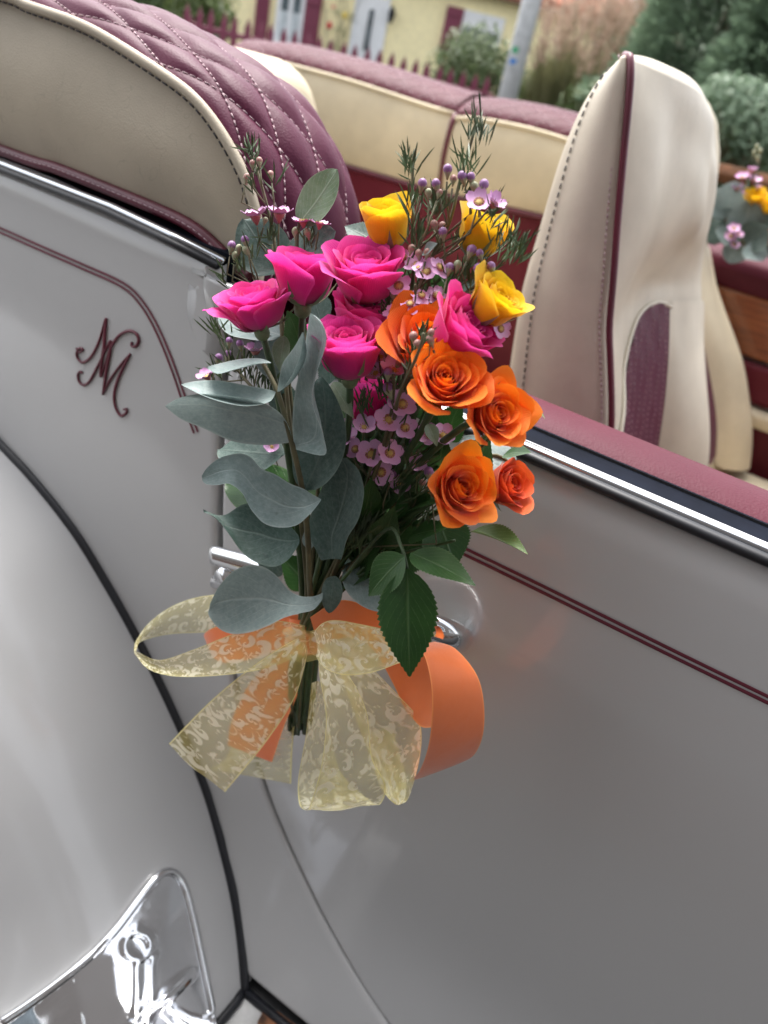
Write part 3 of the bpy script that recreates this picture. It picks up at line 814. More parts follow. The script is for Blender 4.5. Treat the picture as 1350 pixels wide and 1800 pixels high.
# --- front bucket seats
def bucket(name, y0, dx, mat):
    root = thing(name, '', '', (0, 0, 0)); root.parent = car; root.location = Vector((-.15+dx, y0+.2, .5))-origin(car)
    for k in ('label', 'category'): del root[k]
    # horizontal sections from the bottom up: outer side at y0, front edge xf, back edge xb, width w (to the far side)
    Z = [.62, .70, .78, .86, .93, .985, 1.02, 1.074, 1.126, 1.168, 1.196, 1.210]
    XF = [-.02, -.045, -.07, -.09, -.110, -.130, -.144, -.160, -.172, -.182, -.190, -.197]
    XB = [-.16, -.18, -.20, -.215, -.228, -.236, -.240, -.240, -.238, -.232, -.222, -.208]
    YN = [0, 0, 0, .0, .0, .0, .0, .0, .0, .001, .003, .008]     # near edge inset
    WD = [.42, .42, .42, .42, .42, .41, .405, .40, .395, .385, .36, .29]
    def sec(i):
        z = Z[i]; dz_ = dx*smooth(.68, 1.0, z); xf, xb = XF[i]+dz_, XB[i]+dz_; ya = y0+YN[i]; yb = y0+YN[i]+WD[i]; w = yb-ya
        ht = smooth(1.15, 1.20, z)
        pts = []
        D = xf-xb
        # rounded back, near side, front bolsters with a shallow dish in the middle, far side
        for k in range(7):        # near side from back to front piping
            t = k/6; pts.append((xb+D*(t**.8), ya+.034*(1-t)**2.0-.010*math.sin(math.pi*t)))
        dish = (.020 if z < 1.0 else lerp(.020, -.012, smooth(1.0, 1.10, z)))
        for k in range(1, 14):
            t = k/14
            bol = -.004+.012*math.exp(-((t-.10)/.08)**2)+.010*math.exp(-((t-.90)/.08)**2)
            x = xf+bol*(1-ht)-dish*max(0,math.sin(math.pi*t))**.8+(.016 if z > 1.0 else 0)*math.sin(math.pi*t)*smooth(1.0, 1.1, z)
            pts.append((x, ya+w*t))
        for k in range(7):
            t = 1-k/6; pts.append((xb+D*(t**.8), yb-.034*(1-t)**2.0+.010*math.sin(math.pi*t)))
        for k in range(1, 6):
            t = k/6; pts.append((xb-.012*math.sin(math.pi*t), lerp(yb-.034, ya+.034, t)))
        return [Vector((x, y, z)) for x, y in pts]
    secs = [sec(i) for i in range(len(Z))]
    # subdivide along height
    n = len(secs[0]); rows = []
    cols = [cr([s[k] for s in secs], 4) for k in range(n)]
    for r in range(len(cols[0])): rows.append([cols[k][r] for k in range(n)])
    cen = sum((Vector(p) for p in rows[-1]), Vector())/n
    for f_, dz in ((.75, .006), (.45, .0095), (.15, .011)):
        rows.append([cen.lerp(p, f_)+Vector((0, 0, dz)) for p in rows[len(cols[0])-1]])
    for r in rows:
        for k in range(n):
            p = r[k]; w_ = mnoise.noise(Vector((p.x*25+dx, p.y*14, p.z*9)))*.0022
            # soft creases running down the front face
            cz = math.exp(-((p.y-y0-.25-(p.z-1.08)*.35)/.08)**2)*math.exp(-((p.z-1.08)/.06)**2)*(1 if k > 6 and k < 20 else 0)
            p = p-Vector((0, 0, smooth(1.08, 1.2, p.z)*(.010+.055*(p.y-y0))))
            r[k] = p+Vector((w_+.0045*cz*math.sin((p.y-.55*p.z)*190+2*math.sin(p.z*40)), 0, 0))
    V = [p for r in rows for p in r]; Fc = []; FMt = []
    for i in range(len(rows)-1):
        for k in range(n):
            Fc.append((i*n+k, i*n+(k+1) % n, (i+1)*n+(k+1) % n, (i+1)*n+k))
    Fc.append(tuple((len(rows)-1)*n+k for k in range(n)))
    bk = mk('backrest', V, Fc, mat, root)
    m = bk.modifiers.new('sub', 'SUBSURF'); m.levels = 1; m.render_levels = 2
    # piping down the front edge on both sides
    nr = len(cols[0])
    for k_ in (6,):
        if k_ >= n: continue
        sgn = -1 if k_ == 6 else 1
        P = [rows[r][k_]+Vector((.002, sgn*.0010, 0)) for r in range(nr)]
        P += [rows[nr-1][k_]+Vector((-.006, -sgn*.012, .001))]
        mb = MB(); mb.tube(P, .0029, 10); mb.build('front_piping', M['pipe'], root)
        mb = MB(); stitches([p+Vector((-.0085, sgn*.0012, 0)) for p in P[:nr]], .003, .0018, .0006, mb); mb.build('stitching', M['thread'], root, kind='stuff')
    for k_, o_ in ((1, (0, -.0016, 0)), (24, (0, .0016, 0))):
        mb = MB(); stitches([rows[r][k_]+Vector(o_) for r in range(4, nr)], .0042, .0026, .0007, mb); mb.build('back_seam_stitching', M['thread_dark'], root, kind='stuff')
    # quilted burgundy insert in the front face: a panel with ribs, arched at its top
    def front(t, z):
        q = 0
        while q < nr-2 and rows[q+1][6].z < z: q += 1
        f = (z-rows[q][6].z)/max(1e-6, rows[q+1][6].z-rows[q][6].z)
        kk = 6+t*14; k0 = int(kk); g = kk-k0
        a = rows[q][k0].lerp(rows[q][k0+1], g); b = rows[q+1][k0].lerp(rows[q+1][k0+1], g); return a.lerp(b, f)
    ins = MB(); sl_ = MB(); NI = 33; NJ = 24
    G = []
    for i in range(NI):
        t = lerp(.06, .74, i/(NI-1)); ztop = .905+.090*max(0,math.sin(math.pi*(t-.06)/1.0))**.8
        row = []
        for j in range(NJ):
            z = lerp(.66, ztop, j/(NJ-1)); rib = (abs(math.sin(math.pi*(i/6+z*24)))*abs(math.sin(math.pi*(i/6-z*24))))**.5
            row.append(front(t, z)+Vector((.0015+.004*rib*smooth(32, 27, i), 0, 0)))
        G.append(row)
    ins.grid(G); ins.build('quilted_insert', M['burg'], root)
    mb = MB()
    for i in range(2, 31, 3): stitches([p+Vector((.0012, 0, 0)) for p in G[i]], .0022, .0045, .0005, mb)
    mb.build('insert_stitching', M['thread'], root, kind='stuff')
    P = [front(lerp(.06, .74, i/20), .905+.090*max(0,math.sin(math.pi*(i/20)*.68))**.8)+Vector((.0018, 0, 0)) for i in range(21)]
    mb = MB(); mb.tube(P, .002, 8); mb.build('insert_piping', mat, root)
    # raised side bolsters beside the insert
    for t0, t1, hb in ((.725, .985, .042),):
        G = []
        for i in range(9):
            t = lerp(t0, t1, i/8); row = []
            for j in range(16):
                z = lerp(.64, (.925 if t < .5 else .995)-.02*abs(t-.5), j/15)
                e = max(0,math.sin(math.pi*i/8))**.6; e2 = smooth(0, .55, (15-j)/15)
                row.append(front(t, z)+Vector((.002+hb*e*e2, 0, 0)))
            G.append(row)
        mb = MB(); mb.grid(G); o = mb.build('side_bolster', mat, root); m = o.modifiers.new('sub', 'SUBSURF'); m.levels = 1; m.render_levels = 1
    cushion((-.10+dx, y0+.02, .44), (.38+dx, y0+.44, .62), .05, 'seat_cushion', mat, root)
    return root
bucket('front_seat', .285, 0, M['seat'])
bucket('front_seat', .79, -.088, M['cream'])

# ================================================================== SURROUNDINGS
asphalt = simple('asphalt', (.055, .054, .052), .95, .2, 3, .5, 120, .003, Specular_IOR_Level=.05)
mb = MB(); n_ = 24; R_ = 220
mb.grid([[Vector((-R_+2*R_*i/n_, -R_+2*R_*j/n_, 0)) for j in range(n_+1)] for i in range(n_+1)])
g = mb.build('ground', asphalt); g['kind'] = 'structure'
# brick-coloured paved pavement the car stands on
mb = MB()
for i in range(2): pass
mb.box((-9, -3.0, .0), (9, -.38, .06)); pv = mb.build('pavement', simple('pavement_slabs', (.028, .026, .025), .95, .15, 5, .3, 60, .004, Specular_IOR_Level=.05), smoothit=False); pv['kind'] = 'structure'
pmat = [simple('paver_red', (.032, .017, .013), .95, .2, 30, Specular_IOR_Level=.05), simple('paver_brown', (.028, .02, .016), .95, .2, 30, Specular_IOR_Level=.05), simple('paver_pale', (.05, .042, .037), .95, .2, 30, Specular_IOR_Level=.05)]
pm = []
for k in range(3):
    b_ = MB(); b_.box((-.195, -.095, 0), (.195, .095, .03)); me = bpy.data.meshes.new('paver')
    me.from_pydata([tuple(v) for v in b_.v], [], b_.f); me.materials.append(pmat[k]); pm.append(me)
rr = random.Random(4)
for ky, kw in ((-1.25, .11), (-1.75, .16)):  # added unseen ground strips, meant to reflect as bands in the lower door
    kb_ = MB(); kb_.box((-9, ky-kw, .05), (9, ky, .10)); kb_o = kb_.build('reflection_strip', simple('reflection_strip_grey', (.07, .068, .065), .9, .1, 9), smoothit=False); kb_o['kind'] = 'structure'
for i in range(-7, 7):
    for j in range(12):
        if len([0]) and rr.random() >= 0:
            o = bpy.data.objects.new('paver', pm[(0, 1, 0, 2)[(i*3+j) % 4] if rr.random() < .6 else rr.randrange(3)]); COL.objects.link(o); o.parent = pv
            o.location = (i*.4+(.2 if j % 2 else 0), -.5-j*.2, .045+rr.uniform(-.002, .003))

def hmat(name, *a, **k): return simple(name, *a, **k)
render_w = hmat('cream_render', (.95, .84, .50), .9, .05, 8, .3, 40, .01)
white_p = hmat('white_paintwork', (.80, .81, .82), .5)
maroon = hmat('maroon_paint', (.20, .035, .07), .5, .1)
glass_d = hmat('window_glass', (.10, .125, .14), .1, .3, 2)
curtain = hmat('net_curtain', (.55, .6, .62), .8, .2, 6)
tile = hmat('terracotta_tile', (.46, .20, .13), .85, .3, 3)
HDIST = 29.0
hb = FP(650, 120, HDIST); hz0 = 0.32
HB = Vector((hb.x, hb.y, hz0))
RZ = math.atan2(ED.y, ED.x)
house = thing('house', 'cream rendered house with maroon shutters and a white arched front door behind the fence', 'house', HB, rz=RZ)
def hl(u, v, dist=HDIST):    # local (x, z) on the facade plane
    p = FP(u, v, dist)-HB; return p.dot(ED), p.z
def hbox(name, lo, hi, mat, parent, bev=.01):
    b = MB(); b.box(lo, hi); o = mk(name, b.v, b.f, mat, parent, smoothit=False, local=True)
    if bev: bevel(o, bev, 1)
    return o
xl = hl(398, 40)[0]-.2; xr = 7.5
eave = hl(850, 0)[1]+.10
hbox('wall', (xl, .10, -.5), (xr, 6, eave), render_w, house)
hbox('eave_board', (xl-.3, -.35, eave), (xr+.3, .12, eave+.14), white_p, house)
rf = MB(); rf.add([(xl-.3, -.45, eave+.12), (xr+.3, -.45, eave+.12), (xr+.3, 3.2, eave+1.6), (xl-.3, 3.2, eave+1.6)], [(0, 1, 2, 3)])
roof = mk('roof', rf.v, rf.f, tile, house, local=True)
m_ = roof.modifiers.new('solid', 'SOLIDIFY'); m_.thickness = .15
tm = MB(); tm.tube([Vector((0, 0, 0)), Vector((0, 3.65*.98, 1.48*.98))], .08, 6)
rtb = None; tmj = MB()
for k in range(int((xr-xl)/.2)):
    for q in range(5):
        a = q/5; tmj.tube([Vector((xl-.2+k*.2, -.46+3.6*a, eave+.15+1.48*a)), Vector((xl-.2+k*.2, -.46+3.6*(a+.21), eave+.15+1.48*(a+.21)))], [.085, .07], 6)
o = mk('roof_tiles', tmj.v, tmj.f, tile, roof, local=True); o['kind'] = 'stuff'
# front door
dx0, _ = hl(619, 60); dx1, _ = hl(674, 60); dzb = hl(645, 128)[1]; dzt = hl(652, -8)[1]
door_h = hbox('front_door', (dx0, .02, dzb), (dx1, .12, dzt), white_p, house, .02)
gx0, gz0 = hl(636, 88); gx1, gz1 = hl(665, 18)
gb = MB(); w_ = (gx1-gx0)*.33; cx = (dx0+dx1)/2+.02
pts = [(cx-w_, gz0), (cx+w_, gz0)]+[(cx+w_*math.cos(a), gz1-w_*.6+w_*.8*math.sin(a)) for a in [math.pi*k/10 for k in range(11)]]
gb.add([(x, .010, z) for x, z in pts], [tuple(range(len(pts)))]); o = mk('door_glass', gb.v, gb.f, glass_d, door_h, local=True, smoothit=False)
for sx in (-1, 1): hbox('door_frame', ((dx0 if sx < 0 else dx1)-.06, -.02, dzb), ((dx0 if sx < 0 else dx1)+.06, .11, dzt+.05), white_p, door_h)
gb = MB(); gb.tube([Vector((x, .0, z)) for x, z in pts+[pts[0]]], .03, 6); mk('glazing_bead', gb.v, gb.f, white_p, door_h, local=True)
# left window: two casements with shutters
wx0 = hl(486, 50)[0]; wx1 = hl(528, 50)[0]; wzt = hl(505, -14)[1]; wzb = hl(500, 72)[1]
win = hbox('window', (wx0-.08, .0, wzb-.08), (wx1+.08, .11, wzt+.1), white_p, house)
for q in range(2):
    a = lerp(wx0, wx1, q*.5)+.07; b = lerp(wx0, wx1, q*.5+.5)-.07
    zmid = lerp(wzb, wzt, .62)
    hbox('pane', (a, -.012, zmid), (b, .0, wzt-.03), glass_d, win, 0)
    hbox('curtain', (a, -.012, wzb+.05), (b, .0, zmid-.01), curtain, win, 0)
hbox('sill', (wx0-.25, -.14, wzb-.2), (wx1+.25, .1, wzb-.09), white_p, win)
def shutter(u0, u1, vm, zb, zt):
    a = hl(u0, vm)[0]; b = hl(u1, vm)[0]
    s_ = hbox('shutter', (a, -.04, zb), (b, .09, zt), maroon, house)
    n = 5
    for k in range(n):
        c0 = lerp(a, b, k/n)+.012; c1 = lerp(a, b, (k+1)/n)-.012
        hbox('board', (c0, -.06, zb+.03), (c1, -.041, zt-.03), maroon, s_, .008)
    for f_ in (.15, .82): hbox('rail', (a+.01, -.10, lerp(zb, zt, f_)), (b-.01, -.061, lerp(zb, zt, f_)+.11), maroon, s_)
shutter(447, 470, 40, wzb-.15, wzt+.12); shutter(533, 561, 40, wzb-.15, wzt+.12)
w2t = hl(800, 12)[1]; w2b = hl(780, 95)[1]
shutter(779, 810, 50, w2b, w2t)
w2a = hl(812, 30)[0]; w2c = hl(890, 30)[0]
win2 = hbox('window', (w2a+.02, .0, w2b), (w2c, .11, w2t), white_p, house); hbox('pane', (w2a+.18, -.012, w2b+.1), (w2c-.1, .0, w2t-.45), glass_d, win2, 0)
# wall lantern
lx, lz = hl(691, 18)
ln = MB(); ln.box((lx-.05, -.2, lz-.05), (lx+.05, .1, lz)); lan = mk('wall_lantern', ln.v, ln.f, M['rubber'], house, local=True, smoothit=False)
ln = MB(); ln.tube([Vector((lx, -.2, lz-.35)), Vector((lx, -.2, lz-.05)), Vector((lx, -.2, lz+.1))], [.07, .12, .03], 6); mk('lantern_body', ln.v, ln.f, M['rubber'], lan, local=True, smoothit=False)

def leaves(mb, c, rad, n, size, rnd, shell=.55, squash=1, up=0.2):
    for _ in range(n):
        while True:
            p = Vector((rnd.uniform(-1, 1), rnd.uniform(-1, 1), rnd.uniform(-1, 1)))
            if shell < p.length <= 1: break
        q = Vector((p.x*rad[0], p.y*rad[1], p.z*rad[2]))
        q *= 1+.22*mnoise.noise(q*1.9/max(rad)+Vector(c)*.37)+.14*mnoise.noise(q*5.5/max(rad)+Vector(c))
        nn = (p.normalized()+Vector((rnd.uniform(-.8, .8), rnd.uniform(-.8, .8), rnd.uniform(-.5, .9)))).normalized()
        t = nn.orthogonal().normalized(); t.rotate(Matrix.Rotation(rnd.uniform(0, 6.28), 3, nn)); b = nn.cross(t)
        s = size*rnd.uniform(.6, 1.3); o = Vector(c)+q
        mb.add([o-t*s, o-b*s*.38+nn*s*.08, o+t*s, o+b*s*.38+nn*s*.08], [(0, 1, 2, 3)])
def fol_mat(name, lo, hi):
    a = NT(name); oi = a.coord(); geo = a.n('ShaderNodeNewGeometry')
    c = a.mix(a.math('ADD', a.math('MULTIPLY', geo.outputs['Random Per Island'], .6), a.math('MULTIPLY', a.noise(1.5, 3, oi), .5)), lo, hi)
    p = a.bsdf(c, .55); tr = a.n('ShaderNodeBsdfTranslucent'); a.put(tr.inputs[0], c)
    mx = a.n('ShaderNodeMixShader'); mx.inputs[0].default_value = .3
    a.t.links.new(p.outputs[0], mx.inputs[1]); a.t.links.new(tr.outputs[0], mx.inputs[2]); return a.done(mx)
fol1 = fol_mat('hedge_leaves', (.05, .085, .03), (.15, .20, .08))
fol2 = fol_mat('conifer_needles', (.10, .155, .10), (.25, .34, .22))
fol3 = fol_mat('grass_blades', (.10, .12, .05), (.24, .22, .11))
fol4 = fol_mat('light_leaves', (.07, .11, .03), (.17, .22, .07))
plume = fol_mat('pink_plumes', (.36, .25, .18), (.55, .42, .33))
def bush(name, label, cat, u, v, dist, rad, n, size, mat, seed, blobs=5, group=None, trunk=True):
    rnd = random.Random(seed); c = FP(u, v, dist); base = Vector((c.x, c.y, 0))
    t = thing(name, label, cat, base, group)
    mb = MB()
    for k in range(blobs):
        o = Vector((rnd.uniform(-.5, .5)*rad[0], rnd.uniform(-.5, .5)*rad[1], rnd.uniform(-.45, .45)*rad[2])) if k else Vector()
        f_ = 1 if k == 0 else rnd.uniform(.45, .7)
        leaves(mb, c+o, [r*f_ for r in rad], int(n*f_*f_/1.5), size, rnd)
    mb.build('foliage', mat, t)
    if trunk:
        mb = MB(); mb.tube([base, base+Vector((.05, 0, c.z*.6)), Vector((c.x, c.y, c.z+rad[2]*.3))], [.07, .05, .02], 7); mb.build('trunk', M['twig'], t)
        mb = MB()
        for k in range(6):
            d = Vector((rnd.uniform(-1, 1)*rad[0], rnd.uniform(-1, 1)*rad[1], rnd.uniform(.1, .7)*rad[2])); mb.tube([Vector((c.x, c.y, c.z*.6)), Vector((c.x, c.y, c.z*.8))+d*.5, c+d*.8], [.035, .022, .008], 5)
        mb.build('limbs', M['twig'], t)
    return t
bush('round_bush', 'clipped rounded green bush in front of the house by the utility pole', 'bush', 838, 128, 15, (.85, .7, .72), 2600, .06, fol1, 11)
bush('bush', 'loose olive shrub with pale leaves directly right of the utility pole', 'bush', 965, 165, 15.5, (.75, .6, .45), 1500, .06, fol4, 12)
bush('bush', 'dark green garden shrub at the left end of the picket fence', 'bush', 250, -20, 24, (2.6, 1.2, 1.4), 2400, .12, fol1, 13)
bush('bush', 'small green shrub behind the fence between the far shrub and the house', 'bush', 352, 8, 22, (1.0, .8, .8), 1200, .10, fol4, 14)
bush('bush', 'low dark shrub behind the tall front seat', 'bush', 1075, 215, 13, (.9, .6, .6), 1500, .07, fol1, 18)
def grass_clump(label, u, v, dist, h, n, seed):
    rnd = random.Random(seed); c = FP(u, v, dist); base = Vector((c.x, c.y, 0)); t = thing('pampas_grass', label, 'ornamental grass', base, 'pampas grasses by the road')
    mb = MB(); pl = MB()
    for k in range(n):
        a = rnd.uniform(0, 6.28); r = rnd.uniform(.1, .8); b0 = base+Vector((math.cos(a)*.18, math.sin(a)*.18, 0)); tip = base+Vector((math.cos(a)*r, math.sin(a)*r, h*rnd.uniform(.55, .85)))
        mid = b0.lerp(tip, .55)+Vector((0, 0, h*.18)); w = Vector((-math.sin(a), math.cos(a), 0))*.012
        P = [b0, mid, tip]
        mb.add([P[0]-w, P[0]+w, P[1]-w, P[1]+w, P[2]], [(0, 1, 3, 2), (2, 3, 4)])
    for k in range(n//9):
        a = rnd.uniform(0, 6.28); r = rnd.uniform(.0, .8); q = base+Vector((math.cos(a)*r, math.sin(a)*r, h*rnd.uniform(.62, 1.05))); L = rnd.uniform(.28, .46)
        for _ in range(40):
            f_ = rnd.random(); o = q+Vector((rnd.gauss(0, .035), rnd.gauss(0, .035), f_*L-.1)); d = Vector((rnd.gauss(0, .4), rnd.gauss(0, .4), 1)).normalized()*.075; s_ = d.orthogonal().normalized()*.013
            pl.add([o-s_, o+s_, o+d], [(0, 1, 2)])
        mb.tube([base, base.lerp(q, .6)+Vector((0, 0, .1)), q], .006, 4)
    mb.build('blades', fol3, t); pl.build('plumes', plume, t)
grass_clump('pampas grass with pinkish plumes nearest the utility pole', 985, 100, 14.6, 2.15, 420, 21)
grass_clump('pampas grass with pinkish plumes above the dark gap left of the tall front seat', 1045, 100, 14.2, 2.2, 420, 22)
grass_clump('tallest pampas grass with pinkish plumes beside the blue green conifer', 1105, 90, 14.8, 2.35, 420, 23)
def conifer(label, u, dist, h, r, n, seed):
    rnd = random.Random(seed); c = FP(u, 200, dist); base = Vector((c.x, c.y, 0)); t = thing('conifer_tree', label, 'tree', base, 'conifers across the road')
    mb = MB()
    for k in range(n):
        z = rnd.random()**1.2; rad = r*(1-z*.75)*(.75+.5*abs(mnoise.noise(Vector((z*7, seed, 0)))))
        a = rnd.uniform(0, 6.28); lump = 1+.3*mnoise.noise(Vector((math.cos(a)*2, math.sin(a)*2, z*6+seed)))
        q = rad*lump*rnd.uniform(.55, 1)
        p = base+Vector((math.cos(a)*q, math.sin(a)*q, .1+z*h))
        d = (Vector((math.cos(a), math.sin(a), rnd.uniform(-.2, .7)))).normalized()*rnd.uniform(.08, .2); s_ = d.orthogonal().normalized(); s_.rotate(Matrix.Rotation(rnd.uniform(0, 6.28), 3, d.normalized())); s_ *= rnd.uniform(.02, .045)
        mb.add([p-s_, p+d*.6-s_*.6, p+d, p+d*.6+s_*.6, p+s_], [(0, 1, 2, 3, 4)])
    mb.build('crown', fol2, t)
    mb = MB(); mb.tube([base, base+Vector((.02, 0, h*.5)), base+Vector((0, .02, h*.96))], [.13, .08, .015], 8); mb.build('trunk', M['twig'], t)
    mb = MB()
    for k in range(14):
        a = k*2.4; z = .1+.8*k/14; mb.tube([base+Vector((0, 0, z*h)), base+Vector((math.cos(a)*r*.6*(1-z*.7), math.sin(a)*r*.6*(1-z*.7), z*h+.1))], [.03, .008], 5)
    mb.build('limbs', M['twig'], t)
conifer('broad blue green conifer behind the tall front seat', 1215, 13.5, 5.2, 2.1, 24000, 31)
conifer('blue green conifer at the right edge of the view above the far flowers', 1345, 12, 4.9, 1.6, 24000, 32)
bush('bush', 'bluish green shrub low at the right above the wooden rail', 'bush', 1330, 215, 9.5, (.8, .5, .42), 1800, .05, fol2, 19)
bush('bush', 'deep green shrub between the tall front seat and the wooden rail', 'bush', 1265, 262, 10, (.7, .5, .4), 1500, .05, fol1, 20)
conifer('narrow blue green conifer farther back between the pampas plumes and the broad conifer', 1150, 17, 5.6, 1.7, 20000, 33)
conifer('tallest blue green conifer far back in the top right corner', 1290, 18, 7.0, 2.2, 24000, 34)
# neighbouring house with a terracotta roof
nh = FP(1010, 20, 40); NHB = Vector((nh.x, nh.y, 0))
nb = thing('house', 'pale neighbouring house with a salmon tiled roof seen above the pampas plumes', 'house', NHB, rz=RZ)
hbox('wall', (-6, .2, 0), (8, 7, 2.3), render_w, nb)
nr_ = MB(); nr_.add([(-6.4, -.3, 2.25), (8.4, -.3, 2.25), (8.4, 3.6, 4.6), (-6.4, 3.6, 4.6)], [(0, 1, 2, 3)]); nroof = mk('roof', nr_.v, nr_.f, simple('salmon_tile', (.62, .33, .24), .85, .25, 4), nb, local=True)
m_ = nroof.modifiers.new('solid', 'SOLIDIFY'); m_.thickness = .15
tmj = MB()
for k in range(70):
    for q in range(6):
        a = q/6; tmj.tube([Vector((-6.3+k*.21, -.3+3.9*a, 2.3+2.35*a)), Vector((-6.3+k*.21, -.3+3.9*(a+.17), 2.3+2.35*(a+.17)))], [.09, .075], 5)
o = mk('roof_tiles', tmj.v, tmj.f, simple('salmon_tile', (.60, .32, .23), .85, .3, 2), nroof, local=True); o['kind'] = 'stuff'
# picket fence
fdist = 14.0; f0 = FP(330, 10, fdist); f1 = FP(860, 150, fdist); fdir = Vector((f1.x-f0.x, f1.y-f0.y, 0)); FL = fdir.length; fdir.normalize()
fence = thing('picket_fence', 'maroon wooden picket fence with pointed tops in front of the cream house', 'fence', (f0.x, f0.y, 0), rz=math.atan2(fdir.y, fdir.x))
pmk = MB(); H_ = 1.12; w_ = .05
pmk.add([(-w_, 0, .05), (w_, 0, .05), (w_, 0, H_-.13), (0, 0, H_), (-w_, 0, H_-.13), (-w_, .02, .05), (w_, .02, .05), (w_, .02, H_-.13), (0, .02, H_), (-w_, .02, H_-.13)],
        [(0, 1, 2, 3, 4), (9, 8, 7, 6, 5), (0, 5, 6, 1), (1, 6, 7, 2), (2, 7, 8, 3), (3, 8, 9, 4), (4, 9, 5, 0)])
pme = bpy.data.meshes.new('picket'); pme.from_pydata([tuple(v) for v in pmk.v], [], pmk.f); pme.materials.append(maroon)
for k in range(int(FL/.195)+1):
    o = bpy.data.objects.new('picket', pme); COL.objects.link(o); o.parent = fence; o.location = (k*.195, 0, rr.uniform(-.01, .01)); o.rotation_euler.y = rr.uniform(-.015, .015)
for z in (.25, .80): hbox('rail', (-.1, .021, z), (FL+.1, .06, z+.08), maroon, fence)
k = 0.0
while k < FL: hbox('post', (k-.05, .061, 0), (k+.05, .14, .95), maroon, fence); k += 1.95
# utility pole
pb = FP(905, 120, 12.0); PB = Vector((pb.x, pb.y, 0))
pole = thing('utility_pole', 'pale grey concrete utility pole with small blue and green stickers', 'pole', PB)
mb = MB(); mb.tube([PB, PB+Vector((0, 0, 2)), PB+Vector((0, 0, 7.5))], [.135, .125, .09], 14); mb.build('shaft', simple('pale_concrete', (.55, .56, .56), .8, .1, 9, .4, 60, .004), pole)
mb = MB(); mb.box((-.05, -.45, 7.3), (.05, .45, 7.4), Matrix.Translation(PB)); mb.build('cross_arm', M['chrome_dark'], pole, smoothit=False)
def sticker(u, v, w, h, col, nm):
    d = FP(u, v, 12.0); ang = math.atan2(CAM.y-PB.y, CAM.x-PB.x); z0 = d.z
    mb = MB(); G = []
    lat = (d-PB).dot(ED); a0 = ang+lat/.127
    for i in range(7):
        a = a0+(i/6-.5)*w/.127
        G.append([PB+Vector((math.cos(a)*.1305, math.sin(a)*.1305, z0+(j-.5)*h)) for j in range(2)])
    mb.grid(G); mb.build('sticker', simple(nm, col, .5, .2, 40), pole)
sticker(905, 88, .09, .07, (.05, .35, .16), 'green_sticker'); sticker(899, 108, .06, .07, (.05, .20, .55), 'blue_sticker'); sticker(905, 108, .05, .05, (.07, .25, .6), 'blue_sticker')
# timber rail across the verge
ra = FP(1200, 272, 5.2); rb_ = FP(1480, 368, 5.2); ra.z = rb_.z = (FP(1300, 312, 5.2).z)
rail = thing('timber_rail', 'orange brown timber rail on posts behind the far flowers', 'barrier', (ra.x, ra.y, 0))
d_ = (rb_-ra).normalized(); a_ = ra-d_*1.0; b_ = rb_+d_*1.2; rm = simple('orange_timber', (.22, .085, .03), .6, .2, 20)
mb = MB(); mb.tube([a_, b_], [(.055, .03)]*2, 4, flat=(0, 0, 1)); bevel(mb.build('rail', rm, rail, smoothit=False), .01)
for q in (.02, .5, .98):
    p = a_.lerp(b_, q); mb = MB(); mb.box((p.x-.05, p.y-.0, 0), (p.x+.05, p.y+.1, p.z+.02)); mb.build('post', rm, rail, smoothit=False)
# rambling rose on the house wall
rnd = random.Random(5); rx, rz_ = hl(596, 40)
ro = thing('climbing_rose', 'thin climbing rose with red and yellow blooms on the cream wall beside the front door', 'plant', HB+ED*rx-HD*.15)
mb = MB(); lv = MB()
for k in range(5):
    P = [HB+ED*(rx+rnd.uniform(-.2, .2))-HD*.15]
    for j in range(5): P.append(P[-1]+ED*rnd.uniform(-.22, .22)+Vector((0, 0, .5)))
    mb.tube(P, .012, 5)
    for p in P[1:]: leaves(lv, p, (.22, .2, .22), 9, .05, rnd, .1)
mb.build('canes', M['twig'], ro); lv.build('leaves', fol4, ro)
for u, v, mt, s_ in ((579, 45, simple('red_bloom', (.6, .03, .04), .6), .11), (607, 27, simple('yellow_bloom', (.75, .55, .08), .6), .10), (586, 12, simple('red_bloom', (.6, .06, .06), .6), .06)):
    mb = MB(); c = FP(u, v, HDIST-.3)
    for k in range(9):
        d = Vector((rnd.uniform(-1, 1), rnd.uniform(-1, 1), rnd.uniform(-1, 1)))*s_*.5; mb.sphere(c+d, s_*.55, 6, 4)
    mb.build('bloom', mt, ro)
# added unseen brick block behind the camera, darkening the car's near side and reflections
bh = thing('sky_blocker_house', 'added unseen dark brick house blocking sky light from the near side of the car', 'house', (6, -1.9, 0))
brk = simple('sky_blocker_brick', (.095, .085, .08), .85, .25, 12)
hbox('wall', (-7.6, -4, 0), (14, 0, 7), brk, bh, 0)
hbox('roof', (-7.8, -4.5, 7), (14.5, .2, 7.2), simple('slate', (.08, .08, .09), .7), bh, 0)
for k in range(5):
    w = hbox('window', (-5+k*3.6, .0, 1.0), (-3.6+k*3.6, .04, 2.4), white_p, bh, 0); hbox('pane', (-4.9+k*3.6, .041, 1.1), (-3.7+k*3.6, .05, 2.3), glass_d, w, 0)

